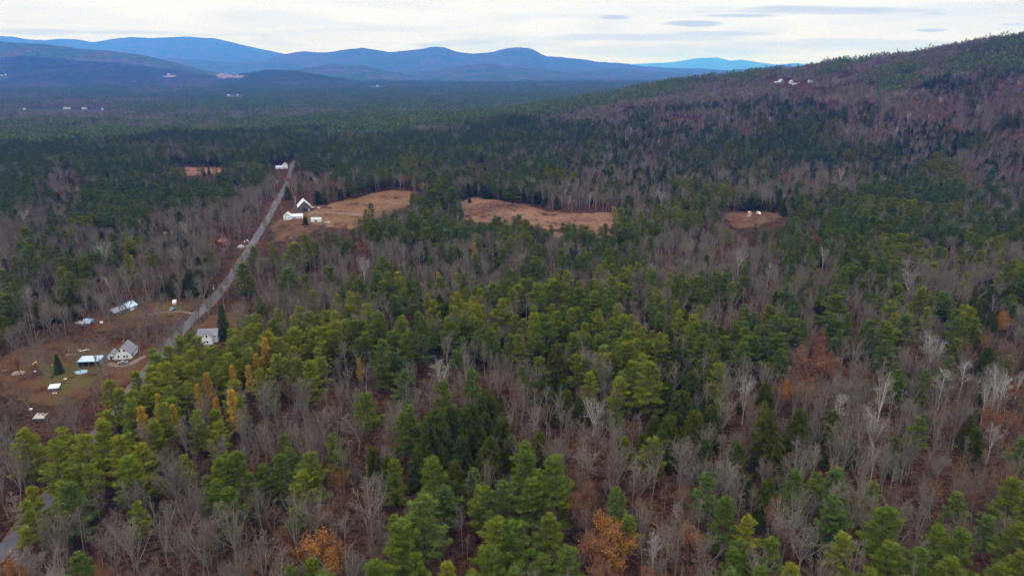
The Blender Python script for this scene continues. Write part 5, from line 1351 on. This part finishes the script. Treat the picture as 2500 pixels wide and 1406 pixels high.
NEAR_R = 1350.
def near_rim(x, y):
    return NEAR_R + 460 * (fbm(x, y, 150, 64, 2) - .5)
def plant():
    rng = np.random.default_rng(77)
    xs, ys = [], []
    for (r0, r1, s) in ((70, 430, 5.0), (430, 720, 5.5), (720, NEAR_R, 6.5)):
        x, y = jgrid(-1250, 1400, 60, 1600, s, rng)
        r = np.hypot(x, y); k = (r >= r0) & (r < (r1 if r1 < 800 else near_rim(x, y))); xs.append(x[k]); ys.append(y[k])
    x, y = np.concatenate(xs), np.concatenate(ys); z = terr(x, y)
    H = rng.uniform(10.5, 17.5, x.shape)
    u, v, dep = project(x, y, z + .68 * H); ub, vb, _ = project(x, y, z); _, vt, _ = project(x, y, z + H)
    k = (dep > 20) & (u > -180) & (u < 2680) & (vt < 1460)
    x, y, z, H, u, v, dep, ub, vb, vt = [q[k] for q in (x, y, z, H, u, v, dep, ub, vb, vt)]
    st = stand(u, v, rng); rr = rng.random(x.shape); r2 = rng.random(x.shape)
    kind = np.full(x.shape, '', dtype='U16'); tint = np.full(x.shape, '', dtype='U8')
    table = {'P': [(.70, 'white_pine'), (.73, 'hemlock'), (.80, 'bare_maple'), (.90, 'slender_tree')], 'Y': [(.88, 'white_pine'), (.92, 'bare_maple'), (.95, 'slender_tree')],
             'H': [(.74, 'hemlock'), (.82, 'white_pine'), (.93, 'bare_maple')], 'p': [(.38, 'white_pine'), (.44, 'hemlock'), (.66, 'bare_maple'), (.86, 'slender_tree')],
             'h': [(.34, 'hemlock'), (.42, 'white_pine'), (.75, 'bare_maple'), (.90, 'slender_tree')], 'b': [(.04, 'white_pine'), (.06, 'hemlock'), (.54, 'bare_maple'), (.72, 'slender_tree'), (.73, 'birch'), (.88, 'brown_hardwood')],
             'r': [(.03, 'hemlock'), (.07, 'white_pine'), (.58, 'brown_hardwood'), (.66, 'slender_tree'), (.80, 'bare_maple'), (.81, 'birch'), (.90, 'rust_oak')], 'g': [(.03, 'white_pine'), (.36, 'slender_tree'), (.40, 'bare_maple'), (.44, 'brown_hardwood'), (.45, 'birch')],
             'o': [(.42, 'rust_oak'), (.50, 'orange_oak'), (.90, 'brown_hardwood')], 'O': [(.12, 'golden_larch'), (.75, 'white_pine'), (.9, 'bare_maple')],
             'd': [(.5, 'spruce'), (.8, 'bare_maple')], 'y': [(.10, 'bare_maple'), (.13, 'slender_tree')], 'f': [], 'x': [(.05, 'bare_maple')]}
    for c, rows in table.items():
        m = st == c; lo = 0.0
        for (hi, nm) in rows:
            kind[m & (rr >= lo) & (rr < hi)] = nm; lo = hi
    low = (kind == 'golden_larch') & (v > 1120); kind[low] = 'orange_oak'
    # evergreen patches on the bare hillside
    patch = (fbm(x, y, 120, 88, 3) > .60) & np.isin(st, ['r', 'b']) & (np.hypot(x, y) > 560) & (r2 < .7)
    kind[patch] = np.where(rr[patch] < .5, 'hemlock', 'white_pine')
    # stands open up in places: bare trees fill the gaps between clumps of pine
    gap = (fbm(x, y, 34, 51, 2) < .42) & (kind == 'white_pine') & (st == 'P') & (v > 590) & (v < 1000)
    kind[gap] = np.where(r2[gap] < .40, 'slender_tree', np.where(r2[gap] < .75, 'bare_maple', ''))
    tint[:] = 'green'
    tint[(kind == 'white_pine') & np.isin(st, ['Y', 'O'])] = 'yellow'
    nz = fbm(x, y, 60, 15); tint[(kind == 'white_pine') & (tint == 'green') & (nz + .25 * (r2 - .5) > .66)] = 'yellow'
    tint[(kind == 'white_pine') & (tint == 'green') & (nz + .3 * (r2 - .5) < .36)] = 'blue'
    # sizes
    H = np.where(kind == 'white_pine', H * 1.05 + 1.5, np.where(kind == 'hemlock', H * .82, np.where(kind == 'spruce', 11, np.where(np.isin(kind, ['brown_hardwood', 'rust_oak', 'orange_oak']), H * .72, H * .95))))
    small = rng.random(x.shape); H = np.where(small < .22, H * rng.uniform(.5, .78, x.shape), np.where(small > .93, H * 1.2, H))
    W = H * np.where(kind == 'white_pine', rng.uniform(.34, .50, x.shape), np.where(kind == 'hemlock', rng.uniform(.42, .56, x.shape), rng.uniform(.42, .62, x.shape)))
    W = np.where(kind == 'slender_tree', H * .24, W)
    keep = kind != ''
    dr = seg_dist(x, y, ROAD); keep &= dr > np.where(np.isin(kind, ['white_pine', 'hemlock']), 6.5, 5.5)
    for nm, pol in FIELDS.items():
        ins = inside(x, y, pol); keep &= ~(ins & (rng.random(x.shape) > (.14 if 'lawn' in nm else .10 if nm == 'farm_yard' else .0)))
    wpx = W * FPX / dep / 2
    for (a, b, c, d, share) in OPEN:
        vmid = (b + d) / 2
        hit = (ub + wpx * .8 > a) & (ub - wpx * .8 < c) & (vt < d) & (vb > vmid)
        ever = np.isin(kind, ['white_pine', 'hemlock', 'spruce', 'rust_oak', 'orange_oak', 'golden_larch'])
        hit &= np.where(ever, True, rng.random(x.shape) > share)
        keep &= ~hit
    # heroes keep their place
    hx = np.array([t['x'] for t in TREES]); hy = np.array([t['y'] for t in TREES]); hw = np.array([t['W'] for t in TREES])
    ever = np.isin(kind, ['white_pine', 'hemlock'])
    for (a, b, w) in zip(hx, hy, hw):
        d = np.hypot(x - a, y - b); keep &= d > np.where(ever, w * .62 + 1.2, w * .30)
    # nothing evergreen in front of the coloured trees and the birches
    for t in TREES:
        if t['kind'] in ('golden_larch', 'orange_oak', 'rust_oak', 'birch'):
            a, b, w, h = t['x'], t['y'], t['W'], t['H']; zt = terr1(a, b)
            uu, v1, dd = [float(q) for q in project(a, b, zt + h * .55)]; v0 = float(project(a, b, zt + h)[1])
            keep &= ~(ever & (np.abs(ub - uu) < wpx * .8 + w * FPX / dd * .4) & (vt < v1) & (dep < dd))
    # near conifers were put in one by one: elsewhere in the near wood only their stands' fillers
    nearc = ever & (v > 1010) & (rng.random(x.shape) < np.where(np.isin(st, ['H', 'h']), .10, .55)) & ~(st == 'Y')
    kind = np.where(nearc, np.where(rng.random(x.shape) < .75, 'bare_maple', 'slender_tree'), kind)
    W = np.where(nearc, H * .38, W)
    for i in np.nonzero(keep)[0]:
        TREES.append(dict(kind=str(kind[i]), x=float(x[i]), y=float(y[i]), H=float(H[i]), W=float(W[i]), tint=str(tint[i]), hero=False))
plant()

KINDS = {
 'white_pine': ('white pine', 'pine', 'white pines of the near wood'), 'hemlock': ('hemlock', 'hemlock', 'dark hemlocks of the near wood'),
 'spruce': ('spruce', 'spruce', 'spruces by the houses'), 'golden_larch': ('golden conifer', 'conifer', 'golden conifers among the pines'),
 'bare_maple': ('spreading bare tree', 'bare tree', 'spreading bare trees of the near wood'), 'slender_tree': ('slender bare tree', 'bare tree', 'slender bare trees of the near wood'),
 'brown_hardwood': ('brown bare tree', 'bare tree', 'brown bare trees of the near wood'), 'birch': ('white-barked birch', 'birch', 'pale birches of the wood'),
 'shrub': ('dark leafless shrub', 'shrub', 'shrubs in the open fields'),
 'rust_oak': ('rust-leaved oak', 'oak', 'rust-leaved oaks'), 'orange_oak': ('orange-leaved tree', 'leafy tree', 'orange-leaved trees')}
ORD = 'first second third fourth fifth sixth seventh eighth ninth tenth eleventh twelfth thirteenth fourteenth fifteenth sixteenth seventeenth eighteenth nineteenth twentieth'.split()
def ordinal(i):
    if i >= 99:
        return 'hundredth' if i == 99 else 'hundred-and-' + ordinal(i - 100)
    if i < 20: return ORD[i]
    tens = ['twenty', 'thirty', 'forty', 'fifty', 'sixty', 'seventy', 'eighty', 'ninety'][(i + 1) // 10 - 2]
    o = (i + 1) % 10
    return tens + '-' + ORD[o - 1] if o else tens.replace('y', 'ieth')
ROWB = [(1310, 'on the bottom edge'), (1210, 'just above the bottom edge'), (1110, 'in the lower wood'), (1020, 'in the hemlock belt'), (920, 'in the middle wood'),
        (820, 'below the long pine belt'), (720, 'in the long pine belt'), (620, 'above the long pine belt'), (540, 'below the tan pasture'), (0, 'beyond the tan pasture')]
COLB = [(420, 'road end'), (840, 'a quarter across'), (1180, 'just before mid-picture'), (1520, 'just past mid-picture'), (1860, 'two thirds across'), (2200, 'near the far side'), (9999, 'at the far side')]

def place_forest():
    rng = np.random.default_rng(4)
    for t in TREES:
        t['z'] = terr1(t['x'], t['y']); pr = PROTO[t['kind']]
        # form with the fitting width, with some chance
        ratio = np.array([2 * p['R'] / p['H'] for p in pr]); want = t['W'] / t['H']
        sc = np.abs(np.log(ratio / want)) + rng.uniform(0, .5, len(pr)); t['var'] = int(np.argmin(sc)); p = pr[t['var']]
        t['rot'] = rng.uniform(0, 6.283); t['sz'] = t['H'] / p['H']; sx = t['W'] / (2 * p['R'])
        t['sx'] = float(np.clip(sx, t['sz'] * .6, t['sz'] * 1.6))
        t['u'], t['v'], t['dep'] = [float(q) for q in project(t['x'], t['y'], t['z'] + .7 * t['H'])]
        t['px'] = t['W'] * t['H'] / t['dep'] ** 2
    made = {}
    for kind, (noun, cat, group) in KINDS.items():
        lst = [t for t in TREES if t['kind'] == kind]
        vis = sorted([t for t in lst if -20 < t['u'] < 2520 and t['v'] < 1420 and not (t['v'] > 1330 and t['H'] < 9)], key=lambda t: -t['px'] * (1.6 if t['hero'] else 1))
        one = vis[:295]; ids = {id(t) for t in one}
        rest = [t for t in lst if id(t) not in ids]
        rows = {}
        for t in one:
            rb = next(n for lim, n in ROWB if t['v'] >= lim); cb = next(n for lim, n in COLB if t['u'] < lim)
            rows.setdefault((rb, cb), []).append(t)
        for (rb, cb), ts in rows.items():
            ts.sort(key=lambda t: t['u'])
            for i, t in enumerate(ts):
                look = {'yellow': 'yellow-green ', 'blue': 'blue-green ', 'green': 'green '}.get(t['tint'], '') if kind == 'white_pine' else ''
                size = 'tall ' if t['H'] > 19.5 else 'small ' if t['H'] < 11 else ''
                where = rb + ', ' + cb
                t['label'] = '%s%s%s %s, %s from road' % (size, look, noun, where, ordinal(i))
        for t in one:
            p = PROTO[kind][t['var']]
            root = bpy.data.objects.new(kind, None); COL.objects.link(root)
            root.location = (t['x'], t['y'], t['z'] - .15); root.rotation_euler = (0, 0, t['rot']); root.scale = (t['sx'], t['sx'], t['sz'])
            tr = bpy.data.objects.new('trunk', p['trunk']); cr = bpy.data.objects.new('crown', p['crown'])
            for c in (tr, cr):
                COL.objects.link(c); c.parent = root
            if kind == 'white_pine' and t['tint'] in ('yellow', 'blue'):
                cr.material_slots[0].link = 'OBJECT'; cr.material_slots[0].material = M['pine_' + t['tint']]
            tag(root, t['label'], cat, group)
        if rest:
            key = lambda t: ('white_pine_' + (t['tint'] or 'green')) if kind == 'white_pine' else kind
            scatter(kind + '_forest', [(t['x'], t['y'], t['z'] - .15) for t in rest], [t['rot'] for t in rest], [(t['sx'], t['sx'], t['sz']) for t in rest],
                    [LIBIDX[key(t)][t['var']] for t in rest], 'more distant %ss massed through the wood' % noun)
        made[kind] = (len(one), len(rest))
    print('TREES', made)
place_forest()

def far_forest():
    rng = np.random.default_rng(9)
    X, Y = jgrid(-5200, 5200, 900, 6700, 52, rng)
    r = np.hypot(X, Y); Z = allz(X, Y); u, v, dep = project(X, Y, Z + 12)
    k = (r > near_rim(X, Y) - 10) & (u > -250) & (u < 2750) & (dep > 100) & (v < 500)
    # nothing behind the wooded hill's crest
    s = (X - CA[0]) * CE[0] + (Y - CA[1]) * CE[1]; d = (X - CA[0]) * CN[0] + (Y - CA[1]) * CN[1]
    k &= ~((d < -200) & (s < 1050))
    ub, vb, _ = project(X, Y, Z); _, vt, _ = project(X, Y, Z + 16)
    for (a, b, c, e, sh) in OPEN + FAR_OPEN:
        if b < 420:
            w = 30 * FPX / dep; k &= ~((ub + w > a) & (ub - w < c) & (vb > (b + e) / 2 - 1) & (vt < e))
    X, Y, Z, u, v, dep = [q[k] for q in (X, Y, Z, u, v, dep)]
    st = stand(u, v, rng); nz = fbm(X, Y, 420, 33, 3) + rng.normal(0, .05, X.shape)
    score = np.select([st == 'P', st == 'Y', st == 'p', st == 'H', st == 'h', st == 'b', st == 'r', st == 'o'], [.82, .8, .5, .75, .45, .22, .15, .12], .4)
    score = score + (nz - .5) * 2.3
    cls = np.where(score > .68, 0, np.where(score > .40, 1, 2))
    idx = [LIBIDX['tile%d' % c][rng.integers(0, 3)] for c in cls]
    sc = rng.uniform(.9, 1.12, len(X))
    th = rng.uniform(0, 6.283, len(X)); gx = (allz(X + 15, Y) - allz(X - 15, Y)) / 30; gy = (allz(X, Y + 15) - allz(X, Y - 15)) / 30
    a, b = gx * np.cos(th) + gy * np.sin(th), -gx * np.sin(th) + gy * np.cos(th)
    tilt = np.column_stack([np.arctan(b), -np.arctan(a)])
    scatter('far_forest', np.column_stack([X, Y, Z - .5]), th, np.column_stack([sc, sc, sc * rng.uniform(.85, 1.15, len(X))]), idx, 'far valley woodland of dark pines and bare hardwoods', tilt)
    print('TILES', len(X))
FAR_OPEN = [(0, 178, 22, 190, 0), (402, 176, 428, 190, 0), (528, 180, 594, 192, 0), (50, 262, 255, 272, .0), (555, 228, 590, 238, 0), (905, 205, 935, 214, 0)]
far_forest()

def undergrowth():
    rng = np.random.default_rng(12)
    X, Y = jgrid(-420, 480, 90, 620, 3.6, rng); Z = terr(X, Y)
    u, v, dep = project(X, Y, Z + 1)
    k = (dep > 20) & (u > -150) & (u < 2650) & (v < 1480) & (seg_dist(X, Y, ROAD) > 6.0)
    st = stand(u, v, rng)
    pr = np.select([np.isin(st, ['f']), np.isin(st, ['y', 'x'])], [.06, .35], .50)
    k &= rng.random(X.shape) < pr
    for nm, pol in FIELDS.items():
        k &= ~(inside(X, Y, pol) & (rng.random(X.shape) > (.30 if 'lawn' in nm or 'yard' in nm else .05)))
    for (a, b, c, d, sh) in OPEN[:26]:
        k &= ~((u > a - 4) & (u < c + 4) & (v > b) & (v < d + 4))
    X, Y, Z = X[k], Y[k], Z[k]; n = len(X)
    sc = rng.uniform(.5, 1.25, n)
    scatter('undergrowth', np.column_stack([X, Y, Z - .05]), rng.uniform(0, 6.28, n), np.column_stack([sc, sc, sc * rng.uniform(.6, 1.2, n)]),
            [LIBIDX['brush'][i] for i in rng.integers(0, 4, n)], 'brown leafless brush and saplings on the woodland floor')
    print('BRUSH', n)
undergrowth()

# ------------------------------------------------------------------ the air
def build_haze():
    m, nt, out = base_mat('blue_air')
    pv = nnew(nt, 'ShaderNodeVolumePrincipled')
    pv.inputs['Color'].default_value = HAZE_COL
    pv.inputs['Absorption Color'].default_value = (1, 1, 1, 1)
    pv.inputs['Density'].default_value = HAZE_DEN
    pv.inputs['Anisotropy'].default_value = 0.0
    nt.links.new(pv.outputs[0], out.inputs['Volume'])
    x0, x1, y0, y1, z0, z1 = -62000, 62000, -62000, 62000, -75, 1090
    V = [(x, y, z) for z in (z0, z1) for x, y in ((x0, y0), (x1, y0), (x1, y1), (x0, y1))]
    o = mesh_obj('haze', V, [(3, 2, 1, 0), (4, 5, 6, 7), (0, 1, 5, 4), (1, 2, 6, 5), (2, 3, 7, 6), (3, 0, 4, 7)], [m])
    tag(o, 'thin blue autumn haze deepening towards the mountains', kind='stuff')
HAZE_COL = (0.032, 0.21, 1.0, 1); HAZE_DEN = 0.78e-4
build_haze()
